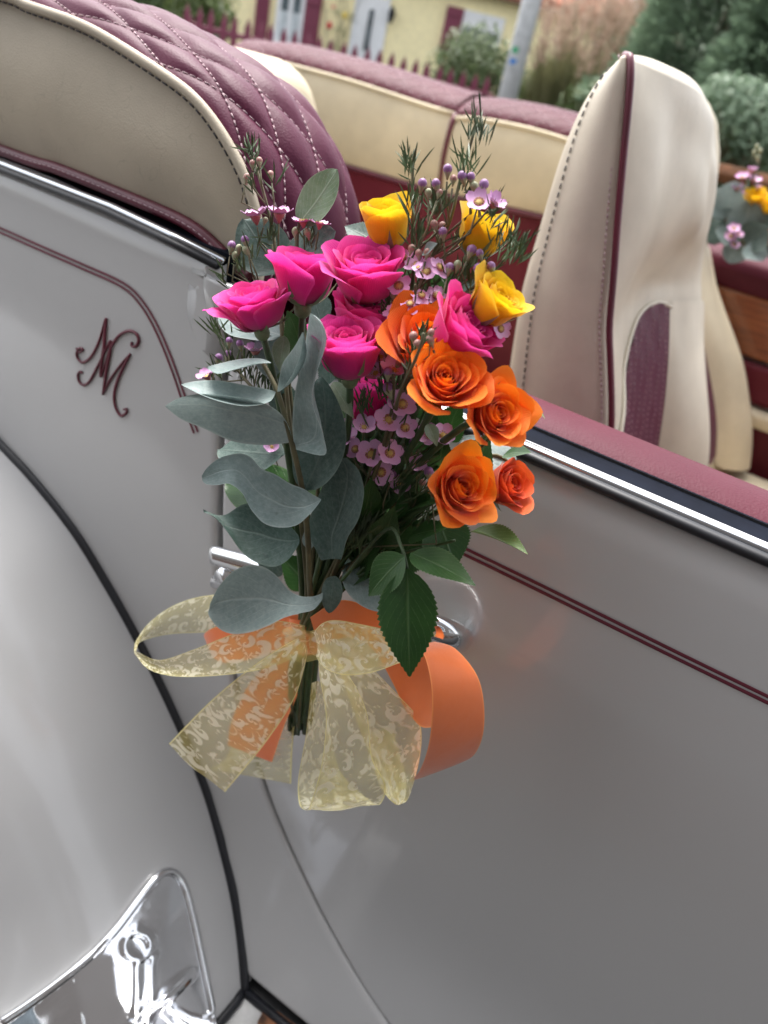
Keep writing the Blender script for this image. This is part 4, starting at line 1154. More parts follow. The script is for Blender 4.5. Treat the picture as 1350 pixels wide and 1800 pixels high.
# ================================================================== THE BOUQUET
KNOT = PY(537, 1128, -.060)
CUT = PY(522, 1290, -.052)
AXB = (CUT-KNOT)
def camv(a, b, c): return (RT*a+UP*b-FW*c).normalized()
def frame(n, spin=0):
    n = n.normalized(); x = n.orthogonal().normalized(); x.rotate(Matrix.Rotation(spin, 3, n)); y = n.cross(x)
    return Matrix((x, y, n)).transposed()
brng = random.Random(99)
def stem_path(head, axis, jit=1.0):
    a = brng.uniform(0, 6.28); r = brng.uniform(.001, .0075)*jit
    o = RT*math.cos(a)*r+FW*(math.sin(a)*r*.6)
    k = KNOT+o; e = CUT-AXB*brng.uniform(-.05, .22)+o*1.15
    L = (head-k).length
    c1 = head-axis.normalized()*min(.05, L*.4); c2 = k+(KNOT-CUT).normalized()*min(.04, L*.3)
    P = []
    for i in range(13):
        t = i/12; P.append(head*(1-t)**3+c1*3*t*(1-t)**2+c2*3*t*t*(1-t)+k*t**3)
    P += [k.lerp(e, q) for q in (.33, .66, 1)]
    return P

def petal(f, i, openn, rnd, R, mat_inner=False, nu=8, nv=9):
    """local petal grid (axis +z, unit rose radius ~1 scaled by R). f: 0 heart .. 1 outermost"""
    az = i*2.3998+rnd.uniform(-.25, .25)
    L = (.66+.50*f)*rnd.uniform(.94, 1.06)
    r0 = .02+.11*f
    mid = lerp(100, lerp(86, 56, openn), f**1.1); end = lerp(106, lerp(100, -6, openn**.8), f**1.2)+rnd.uniform(-12, 12)*f
    st = lerp(50, lerp(22, 6, openn), f)
    Wd = lerp(.36, .66, f**.6)*rnd.uniform(.92, 1.08)
    rho, z = r0, .10*(1-f); prof = []
    n = 26
    for k in range(n+1):
        t = k/n
        prof.append((rho, z))
        ang = lerp(st, mid, smooth(0, .45, t)) if t < .5 else lerp(mid, end, smooth(.5, 1.0, t)**1.4)
        ang = RD(ang); rho = max(.012, rho+math.cos(ang)*L/n); z += math.sin(ang)*L/n
    G = []; ph = rnd.uniform(0, 6.28); tw = rnd.uniform(-.05, .05); point = lerp(.0, .05, openn*f)*rnd.uniform(.3, 1.4)
    cup = lerp(1.0, .62, f*openn)
    wav = (.012+.03*f)*rnd.uniform(.5, 1.3)
    lipcurl = rnd.uniform(.3, 1.1)*f*(.25+.75*min(1, openn*1.6))
    for a in range(nu+1):
        s = a/nu*2-1; row = []
        tmax = 1-.27*abs(s)**3.6+point*(1-abs(s))**2.0
        for b in range(nv+1):
            t = (b/nv)**.85*tmax; t = min(t, 1.12)
            q = t*n; k0 = min(int(q), n-1); g = q-k0
            rh = lerp(prof[k0][0], prof[k0+1][0], g); zz_ = lerp(prof[k0][1], prof[k0+1][1], g)
            w = Wd*(min(1, .25+t*1.25))*(1-.10*t**4)
            half = min(2.1, w/max(rh, .13))*cup
            th = az+s*half
            edge = smooth(.55, 1, abs(s))
            rr_ = rh+.022*s+tw*s*t+wav*math.sin(ph+s*4.2+t*3)*t*t + .05*edge*lipcurl*t*t + (.045*lipcurl*smooth(.8, 1, t/tmax))
            # flatten wide-open petals instead of wrapping them round the axis
            row.append(Vector((rr_*math.cos(th), rr_*math.sin(th), zz_+wav*.8*math.sin(ph*2+s*5)*t*t-.05*edge*lipcurl*t*t)))
        G.append(row)
    return [[p*R for p in r] for r in G]

def rose(label, u, v, y, Rpx, axis, openn, mat, n=19, seed=0, group=None, loc_z=.45, heart=.0, leaf=True, name='rose', stem=True, sc=1.0):
    rnd = random.Random(seed)
    c = PY(u, v, y); R = Rpx*1.06*tdep(c)/F*sc; n = int(n*1.3)
    Fm = frame(axis, rnd.uniform(0, 6.28))
    PG = [petal(lerp(heart*0, 1, i/(n-1)), i, openn, rnd, 1.0) for i in range(n)]
    rad = sorted((math.hypot(p.x, p.y) for g_ in PG for r in g_ for p in r), reverse=True); R /= rad[len(rad)//50]
    loc_z = .5*max(p.z for g_ in PG for r in g_ for p in r)
    base = c-Fm @ Vector((0, 0, loc_z*R))
    t = thing(name, label, 'rose', base, group)
    for i in range(n):
        mb = MB(); mb.grid([[Fm @ (p*R)+base for p in r] for r in PG[i]]); mb.build('petal', mat, t)
    # hip and sepals
    mb = MB(); mb.sphere(base-Fm @ Vector((0, 0, .07*R)), (.17*R, .17*R, .20*R), 10, 7, Fm); mb.build('hip', M['sepal'], t)
    for k in range(5):
        a = k*1.2566+rnd.uniform(-.2, .2); G = []
        L = R*rnd.uniform(.65, .9); dr = rnd.uniform(-.3, .6)
        for i in range(7):
            q = i/6; w = .11*R*(1-q)**.8*(.6+1.2*q*(1-q)*2); ang = lerp(RD(15), RD(75)-dr*1.6*openn, q)
            rad = .14*R+L*q*(.62+.15*dr); zz_ = -.02*R+L*q*q*(.75-dr)
            row = []
            for s in (-1, 0, 1):
                row.append(Fm @ Vector((rad*math.cos(a)-s*w*math.sin(a), rad*math.sin(a)+s*w*math.cos(a), zz_+abs(s)*w*.3))+base)
            G.append(row)
        mb = MB(); mb.grid(G); mb.build('sepal', M['sepal'], t)
    if stem:
        mb = MB(); mb.tube(stem_path(base-Fm @ Vector((0, 0, .1*R)), axis), .0017, 8); mb.build('stem', M['stem'], t)
    return t, base, R

GP, GO, GY = 'pink roses in the bouquet', 'orange roses in the bouquet', 'yellow roses in the bouquet'
rose('wide open pink rose furthest left, its lip curled outward above the blue grey leaves', 447, 540, -.070, 66, camv(-.20, .80, .50), .80, M['pink'], 21, 2, GP, .50)
rose('pink rose with high pointed petals wedged between the leftmost and the broad pink rose', 535, 487, -.052, 58, camv(.10, .88, .42), .38, M['pink'], 18, 3, GP, .55)
rose('broad pink rose directly under the roundest yellow rose bud', 643, 483, -.056, 66, camv(.02, .72, .66), .55, M['pink'], 22, 4, GP, .52)
rose('pink rose half hidden behind the upright pink rose beside the tall grey leaf', 632, 558, -.060, 52, camv(.30, .75, .55), .55, M['pink'], 17, 5, GP, .5)
rose('upright pale pink rose at the centre beside the tall folded grey leaf', 612, 618, -.082, 56, camv(-.02, .74, .66), .34, M['pink'], 22, 6, GP, .60)
rose('deep pink rose low in the shadow under the upright pale pink rose', 650, 705, -.050, 46, camv(.05, .9, .3), .25, M['pink'], 14, 7, GP, .5)
rose('tilted pink rose between the orange roses and the lowest yellow rose', 812, 582, -.062, 66, camv(.62, .42, .62), .60, M['pink'], 22, 8, GP, .45)
rose('orange rose at the back, mostly covered by the big round orange rose', 747, 606, -.066, 70, camv(.0, .52, .84), .62, M['orange'], 19, 12, GO, .45)
rose('big round orange rose facing forward at the middle of the bouquet', 780, 672, -.080, 63, camv(.10, .32, .93), .62, M['orange'], 23, 13, GO, .42)
rose('orange rose with pointed outer petals furthest right beside the door top', 868, 728, -.070, 60, camv(.42, .06, .88), .72, M['orange'], 23, 14, GO, .40)
rose('lowest orange rose with a rolled petal at its upper left above the green leaves', 807, 860, -.072, 61, camv(.38, .16, .90), .70, M['orange'], 23, 15, GO, .42)
rose('small coral orange rose half open below the rightmost orange rose', 890, 852, -.045, 42, camv(.62, .18, .75), .42, M['coral'], 16, 16, GO, .45)
rose('plump yellow rose bud standing upright above the broad pink rose', 680, 392, -.040, 44, camv(-.10, .80, .58), .26, M['yellow'], 16, 20, GY, .60)
rose('yellow rose bud behind the lilac twigs at the top right', 846, 412, -.034, 43, camv(.35, .75, .50), .28, M['yellow'], 16, 21, GY, .60)
rose('golden yellow rose with rolled petals nearest the front seat', 868, 534, -.052, 49, camv(.55, .52, .62), .42, M['yellow'], 18, 22, GY, .50)

# ---------------------------------------------------------------- leaves
def leaf_obj(B, T, width, mat, parent, side=None, nrm=None, bend=.0, fold=.0, wave=0, shape='round', serr=0, nv=22, nu=8, curl=0, latbend=0, seed=0, twist=0, name='leaf'):
    B = Vector(B); T = Vector(T); ax = T-B; L = ax.length; nrm = (nrm or -FW)
    nrm = (nrm-ax.normalized()*nrm.dot(ax.normalized())).normalized(); sd = ax.normalized().cross(nrm).normalized()
    rnd = random.Random(seed); ph = rnd.uniform(0, 6.28); G = []; n_v = nv if not serr else nv*2
    for j in range(n_v+1):
        t = j/n_v
        if shape == 'round': w = math.sin(math.pi*t**.80)**.62 if 0 < t < 1 else 0
        elif shape == 'ovate': w = (math.sin(math.pi*t**.62)**.85)*(1-.15*t) if 0 < t < 1 else 0
        elif shape == 'lance': w = math.sin(math.pi*t**.75)**1.0 if 0 < t < 1 else 0
        else: w = (math.sin(math.pi*t**.72)**.9)*(1-.25*t**3) if 0 < t < 1 else 0
        w = max(w, .035 if t < .2 else .0)
        mid = B+ax*t+nrm*(bend*L*4*t*(1-t))-nrm*(curl*L*t**3)+sd*(latbend*L*math.sin(math.pi*t))
        row = []; tw = twist*(t-.3)
        sdt = sd*math.cos(tw)+nrm*math.sin(tw); nt_ = nrm*math.cos(tw)-sd*math.sin(tw)
        for i in range(nu+1):
            s = i/nu*2-1; ww = w*width/2
            if serr and abs(s) > .99 and t < .97: ww *= 1+serr*(1 if j % 2 else -.6)*w**.3
            q = mid+sdt*(s*ww)+nt_*(fold*abs(s)**1.2*ww+wave*width*math.sin(ph+t*7+s*1.2)*abs(s)**1.5*.5)
            if serr and abs(s) > .99 and j % 2: q += ax*(.012)
            row.append(q)
        G.append(row)
    uv = [(i/nu, j/n_v) for j in range(n_v+1) for i in range(nu+1)]
    mb = MB(); mb.grid(G, uv); return mb.build(name, mat, parent)
def L3(u, v, y): return PY(u, v, y)
def pxw(px, p): return px*tdep(Vector(p))/F
def branch(label, pts, r, mat, cat='eucalyptus', name='eucalyptus_branch', group='eucalyptus branches in the bouquet', to_knot=True):
    P = [PY(*p) for p in pts]
    if to_knot:
        a = brng.uniform(0, 6.28); o = RT*math.cos(a)*.005+FW*math.sin(a)*.004
        P += [KNOT+o, CUT-AXB*brng.uniform(0, .25)+o]
    t = thing(name, label, cat, P[-1], group)
    C_ = cr(P, 5); mb = MB(); mb.tube(C_, [lerp(r*.6, r, i/(len(C_)-1)) for i in range(len(C_))], 8); mb.build('stem', mat, t)
    return t
def el(t, b, tip, wpx, mat='euca', **k):
    B = PY(*b); T = PY(*tip); k.setdefault('wave', .10); return leaf_obj(B, T, pxw(wpx*1.14, (B+T)/2), M[mat], t, **k)
e1 = branch('front eucalyptus branch with broad blue grey leaves spreading left over the car panel', [(463, 640, -.088), (488, 690, -.092), (512, 775, -.094), (531, 860, -.090), (541, 945, -.082), (545, 1040, -.070)], .0018, M['twig'])
def zx(p): return (280+p[0]/3.375, 600+p[1]/3.375)
def outl(t, pairs, y0, y1, mat, sag=.02, n=10, conv=zx, ripple=.0, yb=None, seed=0):
    """leaf blade through measured edge points; pairs run base to tip, depth eases from y0 to y1; yb lifts the second edge"""
    A = []; B = []; m = len(pairs)
    for i, (a, b) in enumerate(pairs):
        y = lerp(y0, y1, smooth(0, 1, i/(m-1))); dy = (yb or 0)*math.sin(math.pi*i/(m-1))
        A.append(PY(*conv(a), y+dy)); B.append(PY(*conv(b), y-dy))
    A = cr(A, 5); B = cr(B, 5); G = []
    for i in range(len(A)):
        ax = (A[min(i+1, len(A)-1)]+B[min(i+1, len(A)-1)]-A[max(0, i-1)]-B[max(0, i-1)]).normalized()
        w = B[i]-A[i]; nn = ax.cross(w).normalized() if w.length > 1e-7 else -FW
        if nn.dot(FW) > 0: nn = -nn
        row = []
        for k in range(n+1):
            s_ = k/n; c_ = 1-abs(2*s_-1)**1.6
            row.append(A[i].lerp(B[i], s_)-nn*(sag*w.length*c_)+nn*(ripple*w.length*math.sin(i*.45+s_*5+seed)))
        G.append(row)
    uv = [(k/n, i/(len(A)-1)) for i in range(len(A)) for k in range(n+1)]
    mb = MB(); mb.grid(G, uv); return mb.build('leaf', M[mat], t)
idp = lambda p: p
outl(e1, [((790, 580), (785, 595)), ((730, 440), (740, 605)), ((600, 360), (600, 615)), ((420, 325), (430, 592)), ((250, 312), (270, 520)), ((120, 335), (130, 462)), ((35, 383), (36, 388))], -.094, -.116, 'euca', .16, yb=-.006)
outl(e1, [((692, 300), (688, 310)), ((640, 284), (650, 360)), ((500, 258), (520, 384)), ((350, 232), (380, 362)), ((220, 236), (250, 318)), ((130, 254), (131, 258))], -.097, -.116, 'euca', .16, yb=.006)
outl(e1, [((665, 126), (662, 130)), ((600, 102), (570, 132)), ((480, 105), (450, 165)), ((350, 133), (350, 192)), ((285, 150), (287, 165))], -.092, -.106, 'euca', .1, yb=.008)
outl(e1, [((700, 300), (712, 300)), ((712, 215), (755, 250)), ((735, 125), (800, 170)), ((800, 35), (842, 60)), ((850, -55), (856, -50))], -.093, -.100, 'euca', .3, yb=.006)
outl(e1, [((516, 776), (520, 790)), ((514, 745), (570, 800)), ((517, 700), (568, 765)), ((525, 660), (549, 710)), ((533, 630), (553, 665)), ((538, 595), (573, 605)), ((543, 562), (568, 573)), ((546, 551), (549, 552))], -.095, -.102, 'euca', .14, conv=idp, yb=.008)
el(e1, (535, 862, -.088), (566, 660, -.080), 84, 'euca_dark', nrm=camv(-.25, .1, .95), fold=.25, shape='round', seed=6, latbend=.10)
outl(e1, [((960, 936), (960, 942)), ((905, 905), (905, 1015)), ((855, 875), (820, 1088)), ((780, 845), (710, 1105)), ((690, 790), (620, 1078)), ((610, 755), (555, 1010)), ((540, 690), (500, 910)), ((470, 665), (420, 848)), ((370, 685), (340, 852)), ((290, 745), (280, 848)), ((250, 800), (255, 825))], -.098, -.114, 'euca', .10, yb=.006, ripple=.03)
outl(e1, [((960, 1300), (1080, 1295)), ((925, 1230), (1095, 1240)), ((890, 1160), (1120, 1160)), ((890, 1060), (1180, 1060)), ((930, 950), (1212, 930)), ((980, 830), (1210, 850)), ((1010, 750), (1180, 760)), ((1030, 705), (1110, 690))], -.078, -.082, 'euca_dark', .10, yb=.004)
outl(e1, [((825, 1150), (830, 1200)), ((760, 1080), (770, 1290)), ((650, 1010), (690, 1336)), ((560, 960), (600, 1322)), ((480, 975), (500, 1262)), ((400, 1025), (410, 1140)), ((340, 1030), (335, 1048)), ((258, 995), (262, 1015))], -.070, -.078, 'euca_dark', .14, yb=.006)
outl(e1, [((968, 1490), (968, 1530)), ((920, 1512), (915, 1592)), ((840, 1512), (840, 1612)), ((770, 1475), (740, 1640)), ((690, 1385), (640, 1690)), ((610, 1335), (540, 1726)), ((520, 1330), (440, 1736)), ((430, 1370), (365, 1712)), ((350, 1460), (310, 1655)), ((300, 1560), (288, 1610))], -.078, -.098, 'euca', .08, yb=.006)
el(e1, (547, 965, -.072), (536, 930, -.076), 20, nrm=camv(0, .2, .9), shape='lance', seed=11)
e2 = branch('hidden eucalyptus branch with dark round leaves behind the left pink rose', [(480, 430, -.030), (492, 540, -.040), (505, 700, -.052), (525, 880, -.060), (540, 1050, -.064)], .0016, M['twig'])
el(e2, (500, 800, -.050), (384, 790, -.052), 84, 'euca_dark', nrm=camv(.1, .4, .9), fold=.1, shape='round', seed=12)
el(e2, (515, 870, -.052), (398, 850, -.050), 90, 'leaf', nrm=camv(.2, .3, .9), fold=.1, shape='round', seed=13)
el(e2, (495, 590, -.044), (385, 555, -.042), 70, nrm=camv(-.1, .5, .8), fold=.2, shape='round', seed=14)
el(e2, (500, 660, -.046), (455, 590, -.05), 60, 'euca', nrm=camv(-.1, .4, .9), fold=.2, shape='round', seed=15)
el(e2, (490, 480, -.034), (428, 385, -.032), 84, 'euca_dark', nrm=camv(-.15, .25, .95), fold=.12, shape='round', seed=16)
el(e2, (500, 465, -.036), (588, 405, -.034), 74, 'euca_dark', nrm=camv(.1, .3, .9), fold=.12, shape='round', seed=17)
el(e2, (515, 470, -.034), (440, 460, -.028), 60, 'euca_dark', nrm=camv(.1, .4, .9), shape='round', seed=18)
e3 = branch('eucalyptus shoot with one fresh green oval leaf rising against the quilted coaming', [(528, 388, -.034), (522, 430, -.038), (530, 560, -.046), (560, 800, -.056), (545, 1050, -.062)], .0014, M['twig'])
el(e3, (526, 392, -.034), (593, 297, -.028), 64, 'euca_fresh', nrm=camv(-.25, .1, .95), fold=.12, bend=.03, shape='round', seed=19, latbend=.05)
e4 = branch('low eucalyptus sprig with grey leaves under the three serrated rose leaves', [(640, 985, -.052), (600, 1000, -.058), (565, 1060, -.062)], .0014, M['twig'])
el(e4, (612, 990, -.056), (722, 1072, -.062), 84, nrm=camv(.1, .3, .94), fold=.1, shape='round', seed=20)
el(e4, (588, 1012, -.072), (578, 1078, -.076), 34, 'euca_dark', nrm=camv(-.1, .3, .9), shape='round', seed=21)
el(e4, (620, 960, -.050), (640, 900, -.046), 70, 'euca_dark', nrm=camv(-.1, .3, .9), shape='round', seed=29)
e5 = branch('eucalyptus shoot with a pale leaf showing between the two right orange roses', [(905, 822, -.030), (860, 800, -.034), (760, 850, -.042), (640, 1000, -.054), (560, 1080, -.060)], .0013, M['twig'])
el(e5, (905, 822, -.032), (808, 772, -.036), 62, 'euca', nrm=camv(.1, .5, .85), fold=.1, shape='round', seed=22)
el(e5, (742, 446, -.046), (770, 428, -.05), 22, 'euca', nrm=camv(-.3, .3, .9), fold=.3, shape='lance', seed=23)

def rose_leaf(label, pts, leaves_):
    t = branch(label, pts, .0012, M['stem'], 'leafy stem', 'rose_leaf_stem', 'leafy rose stems in the bouquet')
    for i, (b, tip, w, mt, nr, k) in enumerate(leaves_):
        B = PY(*b); T = PY(*tip)
        leaf_obj(B, T, pxw(w, (B+T)/2), M[mt], t, nrm=nr, shape='rose', serr=.05, fold=k.get('fold', .18), bend=k.get('bend', .04), curl=k.get('curl', 0), latbend=k.get('lat', 0), seed=i+40, nv=20)
    return t
rose_leaf('three serrated green rose leaves hanging low over the orange ribbon', [(716, 1000, -.088), (705, 960, -.084), (680, 930, -.072), (610, 1010, -.066)], [
    ((716, 1000, -.089), (720, 1190, -.100), 104, 'leaf', camv(-.1, .28, .95), {'bend': .05}),
    ((712, 978, -.088), (648, 1048, -.094), 72, 'leaf', camv(-.35, .35, .85), {'bend': .05}),
    ((722, 972, -.088), (836, 1030, -.094), 66, 'leaf', camv(.2, .55, .8), {'bend': .04})])
rose_leaf('rose stem with one leaf folded to a bright upper half under the lowest orange rose', [(800, 950, -.056), (760, 960, -.056), (690, 980, -.058), (600, 1040, -.060)], [
    ((828, 935, -.058), (928, 975, -.062), 62, 'leaf_light', camv(.25, .80, .45), {'fold': .55}),
    ((770, 915, -.050), (800, 1000, -.052), 92, 'leaf', camv(.1, .3, .9), {}),
    ((740, 930, -.048), (690, 1010, -.048), 90, 'leaf', camv(-.2, .3, .9), {}),
    ((690, 940, -.046), (640, 1010, -.046), 84, 'leaf', camv(-.3, .3, .9), {})])
rose_leaf('rose stem with small leaves peeping out beside the rightmost orange rose', [(925, 700, -.040), (860, 770, -.042), (740, 900, -.050), (600, 1040, -.060)], [
    ((910, 690, -.042), (958, 736, -.046), 24, 'leaf_light', camv(.4, .6, .6), {}),
    ((885, 800, -.036), (934, 796, -.040), 40, 'leaf', camv(.2, .5, .8), {}),
    ((770, 820, -.036), (690, 800, -.03), 80, 'leaf', camv(-.2, .3, .9), {}),
    ((740, 880, -.036), (640, 860, -.03), 90, 'leaf', camv(-.2, .3, .9), {})])
rose_leaf('rose stem with a dark leaf cupping the roundest yellow bud', [(655, 432, -.034), (650, 470, -.036), (640, 700, -.045), (570, 1030, -.060)], [
    ((668, 432, -.038), (606, 398, -.036), 58, 'euca_dark', camv(-.1, .45, .85), {'fold': .3}),
    ((655, 560, -.034), (740, 600, -.030), 80, 'leaf', camv(.1, .3, .9), {}),
    ((650, 650, -.036), (730, 720, -.034), 90, 'leaf', camv(.1, .3, .9), {}),
    ((640, 720, -.036), (560, 690, -.036), 80, 'leaf', camv(-.1, .3, .9), {}),
    ((620, 800, -.040), (690, 880, -.036), 90, 'leaf', camv(.1, .3, .9), {}),
    ((600, 860, -.044), (520, 820, -.042), 90, 'leaf', camv(-.1, .3, .9), {}),
    ((590, 900, -.046), (640, 985, -.044), 80, 'leaf', camv(.1, .3, .9), {})])
rose_leaf('rose stem with sepal like leaves under the upright pale pink rose', [(606, 690, -.068), (610, 780, -.064), (590, 930, -.062), (560, 1060, -.062)], [
    ((585, 672, -.074), (622, 735, -.078), 34, 'sepal_leaf' if 'sepal_leaf' in M else 'euca_fresh', camv(-.4, .4, .8), {'fold': .3}),
    ((500, 590, -.06), (492, 655, -.066), 34, 'euca_fresh', camv(-.2, .4, .9), {'fold': .3}),
    ((752, 745, -.066), (768, 785, -.070), 26, 'euca_fresh', camv(.1, .4, .9), {'fold': .3})])

# dense dark leaves filling the heart of the bunch
fr = random.Random(61)
def filler(label, spots, y0, mat, seed):
    lv = []
    for (u, v) in spots:
        du, dv = u-570, v-1050; L = math.hypot(du, dv); du /= L; dv /= L; ln = fr.uniform(62, 95)
        a = fr.uniform(-.7, .7); du, dv = du*math.cos(a)-dv*math.sin(a), du*math.sin(a)+dv*math.cos(a); y = y0+fr.uniform(-.008, .008)
        lv.append(((u-du*ln*.5, v-dv*ln*.5, y+.004), (u+du*ln*.5, v+dv*ln*.5, y-.006), fr.uniform(52, 74), fr.choice(mat), camv(fr.uniform(-.4, .4), fr.uniform(.0, .6), .8), {'fold': fr.uniform(.1, .35), 'bend': fr.uniform(-.05, .08), 'lat': fr.uniform(-.08, .08)}))
    us = sum(p[0] for p in spots)/len(spots); vsum = min(p[1] for p in spots)
    return rose_leaf(label, [(us, vsum, y0), (lerp(us, 570, .45), lerp(vsum, 1050, .5), y0-.004), (572, 1030, -.060)], lv)
filler('leafy rose stem packed under the leftmost pink roses, behind the tall grey leaf', [(470, 610), (520, 590), (555, 540), (500, 690), (545, 730), (470, 740), (575, 640)], -.040, ['leaf', 'euca_dark'], 1)
filler('leafy rose stem packed behind the open lilac flowers at the heart of the bunch', [(610, 730), (650, 760), (700, 700), (690, 800), (630, 840), (720, 770), (600, 800), (665, 880)], -.042, ['leaf'], 2)
filler('leafy rose stem packed behind the orange roses', [(745, 690), (760, 760), (800, 740), (740, 830), (780, 800), (850, 800), (720, 880), (700, 930)], -.038, ['leaf'], 3)
filler('leafy rose stem packed between the pink roses and the yellow ones', [(700, 470), (735, 540), (780, 500), (690, 560), (760, 600), (820, 510), (720, 620)], -.034, ['leaf', 'leaf', 'euca_dark'], 4)
filler('leafy rose stem packed low above the ribbon knot', [(500, 930), (520, 1000), (590, 960), (560, 1000), (640, 960), (470, 980), (610, 900), (450, 930)], -.050, ['leaf', 'euca_dark'], 5)

filler('leafy rose stem spreading dark leaves between the knot and the lowest orange rose', [(640, 880), (680, 925), (720, 900), (755, 935), (660, 975), (610, 945), (700, 855), (765, 885), (580, 900), (640, 1010)], -.058, ['leaf'], 6)
# ---------------------------------------------------------------- waxflower
def pet_mesh():
    G = []
    for i in range(7):
        s = i/6*2-1; row = []
        for j in range(6):
            t = j/5; w = .44*math.sin(math.pi*(.10+.82*t)**1.0)**.6 if t < .999 else .24
            row.append(Vector((.22+.75*t, s*w*(1 if t < .9 else .7), .05+.22*t*t+.10*s*s*t)))
        G.append(row)
    mb = MB(); mb.grid(G)
    me = bpy.data.meshes.new('petal'); me.from_pydata([tuple(v) for v in mb.v], [], mb.f); me.materials.append(M['wax'])
    for p in me.polygons: p.use_smooth = True
    return me
PETM = pet_mesh()
def cup_mesh():
    mb = MB(); mb.tube([Vector((0, 0, -.55)), Vector((0, 0, -.30)), Vector((0, 0, 0)), Vector((0, 0, .10)), Vector((0, 0, .06))], [.06, .22, .38, .38, .26], 12)
    n0 = len(mb.f); mb.sphere((0, 0, .08), (.25, .25, .06), 8, 5)
    for k in range(10):
        a = k*.6283; mb.sphere((.31*math.cos(a), .31*math.sin(a), .14), .05, 5, 4)
    me = bpy.data.meshes.new('flower'); me.from_pydata([tuple(v) for v in mb.v], [], mb.f); me.materials.append(M['waxcup']); me.materials.append(M['waxgold'])
    for i, p in enumerate(me.polygons): p.use_smooth = True; p.material_index = 1 if i >= n0 else 0
    return me
CUPM = cup_mesh()
def sph_mesh(mat):
    mb = MB(); mb.sphere((0, 0, .15), (.5, .5, .52), 9, 7); mb.tube([Vector((0, 0, -.9)), Vector((0, 0, -.5)), Vector((0, 0, -.15)), Vector((0, 0, .1))], [.10, .22, .42, .47], 8)
    me = bpy.data.meshes.new('bud'); me.from_pydata([tuple(v) for v in mb.v], [], mb.f); me.materials.append(M[mat]); me.materials.append(M['bud_green'])
    for i, p in enumerate(me.polygons): p.use_smooth = True; p.material_index = 0 if i < 9*7+0 else 1
    return me
BUDM = {k: sph_mesh(k) for k in ('bud_purple', 'bud_pink', 'bud_green')}
wr = random.Random(17)
def sprig(label, pts, flowers, buds, needles, group='waxflower sprigs in the bouquet', to_knot=True, ns=1.0, knot_pts=None):
    """pts: stem (u,v,y). flowers: (u,v,dy,size_px,axis or None). buds: (u,v,dy,size,kind). needles: (i0,i1,count,len_px)"""
    P = [PY(*p) for p in pts]
    if to_knot:
        a = wr.uniform(0, 6.28); o = RT*math.cos(a)*.006+FW*math.sin(a)*.004
        P += [KNOT+o, CUT-AXB*wr.uniform(0, .3)+o]
    t = thing('waxflower_sprig', label, 'waxflower', P[-1], group); org = P[-1]
    Cc = cr(P, 6); mb = MB(); mb.tube(Cc, [lerp(.0006, .0013, i/(len(Cc)-1)) for i in range(len(Cc))], 6)
    def attach(q, axis):
        # thin twiglet from the stem to q
        best = None
        for i, c in enumerate(Cc[:max(2, len(Cc)-11)]):
            d = (c-q).length+.35*max(0, (c-q).dot(UP)+.010)*10*.3
            if best is None or d < best[0]: best = (d, i)
        i = min(best[1]+max(2, int(best[0]/.006)), len(Cc)-1); s = Cc[i]
        m_ = q-axis*(q-s).length*.45
        mb.tube([s, s.lerp(m_, .6), m_, q-axis*.001] if (q-s).length > .004 else [s, q], .00045, 5)
    yb = sum(p[2] for p in pts)/len(pts)
    for f in flowers:
        u, v, dy, sz = f[:4]; c = PY(u, v, yb+dy); s = pxw(sz, c)*.57*ns
        ax = camv(*f[4]) if len(f) > 4 else camv(wr.uniform(-.45, .45), wr.uniform(.1, .7), .8)
        Fm = frame(ax, wr.uniform(0, 6.28)).to_4x4()
        fo = bpy.data.objects.new('flower', CUPM); COL.objects.link(fo); fo.parent = t
        fo.matrix_local = Matrix.Translation(c-org) @ Fm @ Matrix.Scale(s, 4)
        opn = f[5] if len(f) > 5 else wr.uniform(-.1, .35)
        for k in range(5):
            po = bpy.data.objects.new('petal', PETM); COL.objects.link(po); po.parent = fo
            po.matrix_local = Matrix.Rotation(k*1.2566+wr.uniform(-.08, .08), 4, 'Z') @ Matrix.Rotation(-opn+wr.uniform(-.08, .08), 4, 'Y')
        attach(c-ax*s*.5, ax)
    for u, v, dy, sz, kind in buds:
        c = PY(u, v, yb+dy); s = pxw(sz, c)*ns; ax = camv(wr.uniform(-.4, .4), .9, wr.uniform(0, .5))
        b = bpy.data.objects.new('bud', BUDM[kind]); COL.objects.link(b); b.parent = t
        b.matrix_local = Matrix.Translation(c-org) @ frame(ax).to_4x4() @ Matrix.Scale(s, 4)
        attach(c-ax*s*.8, ax)
    mb.build('stem', M['twig'], t)
    nb = MB()
    def needle(b, d, L):
        d = d.normalized(); s = d.cross(FW).normalized()*pxw(2.6, b)*.6; dn = d.cross(s).normalized()*s.length*.5; cv = -FW*L*wr.uniform(-.12, .12)
        nb.add([b, b+d*L*.35-s+cv, b+d*L*.35+dn+cv, b+d*L*.35+s+cv, b+d*L*.75-s*.8+cv, b+d*L*.75+s*.8+cv, b+d*L], [(0, 1, 2), (0, 2, 3), (1, 4, 2), (2, 4, 5), (2, 5, 3), (4, 6, 5)])
    for u, v, dy, cnt, Lp, spread, dirx, diry in needles:
        c = PY(u, v, yb+dy)
        for _ in range(int(cnt*1.7)):
            b = c+RT*pxw(wr.gauss(0, spread*.35), c)+UP*pxw(wr.gauss(0, spread*.5), c)+FW*wr.gauss(0, .002)
            d = RT*(dirx+wr.gauss(0, .42))+UP*(diry+wr.gauss(0, .3))-FW*wr.gauss(.1, .3)
            needle(b, d, pxw(Lp*wr.uniform(.6, 1.2), c))
    if nb.v: nb.build('needle_leaves', M['needle'], t, kind='stuff')
    return t
Pp, Pk, Pg = 'bud_purple', 'bud_pink', 'bud_green'
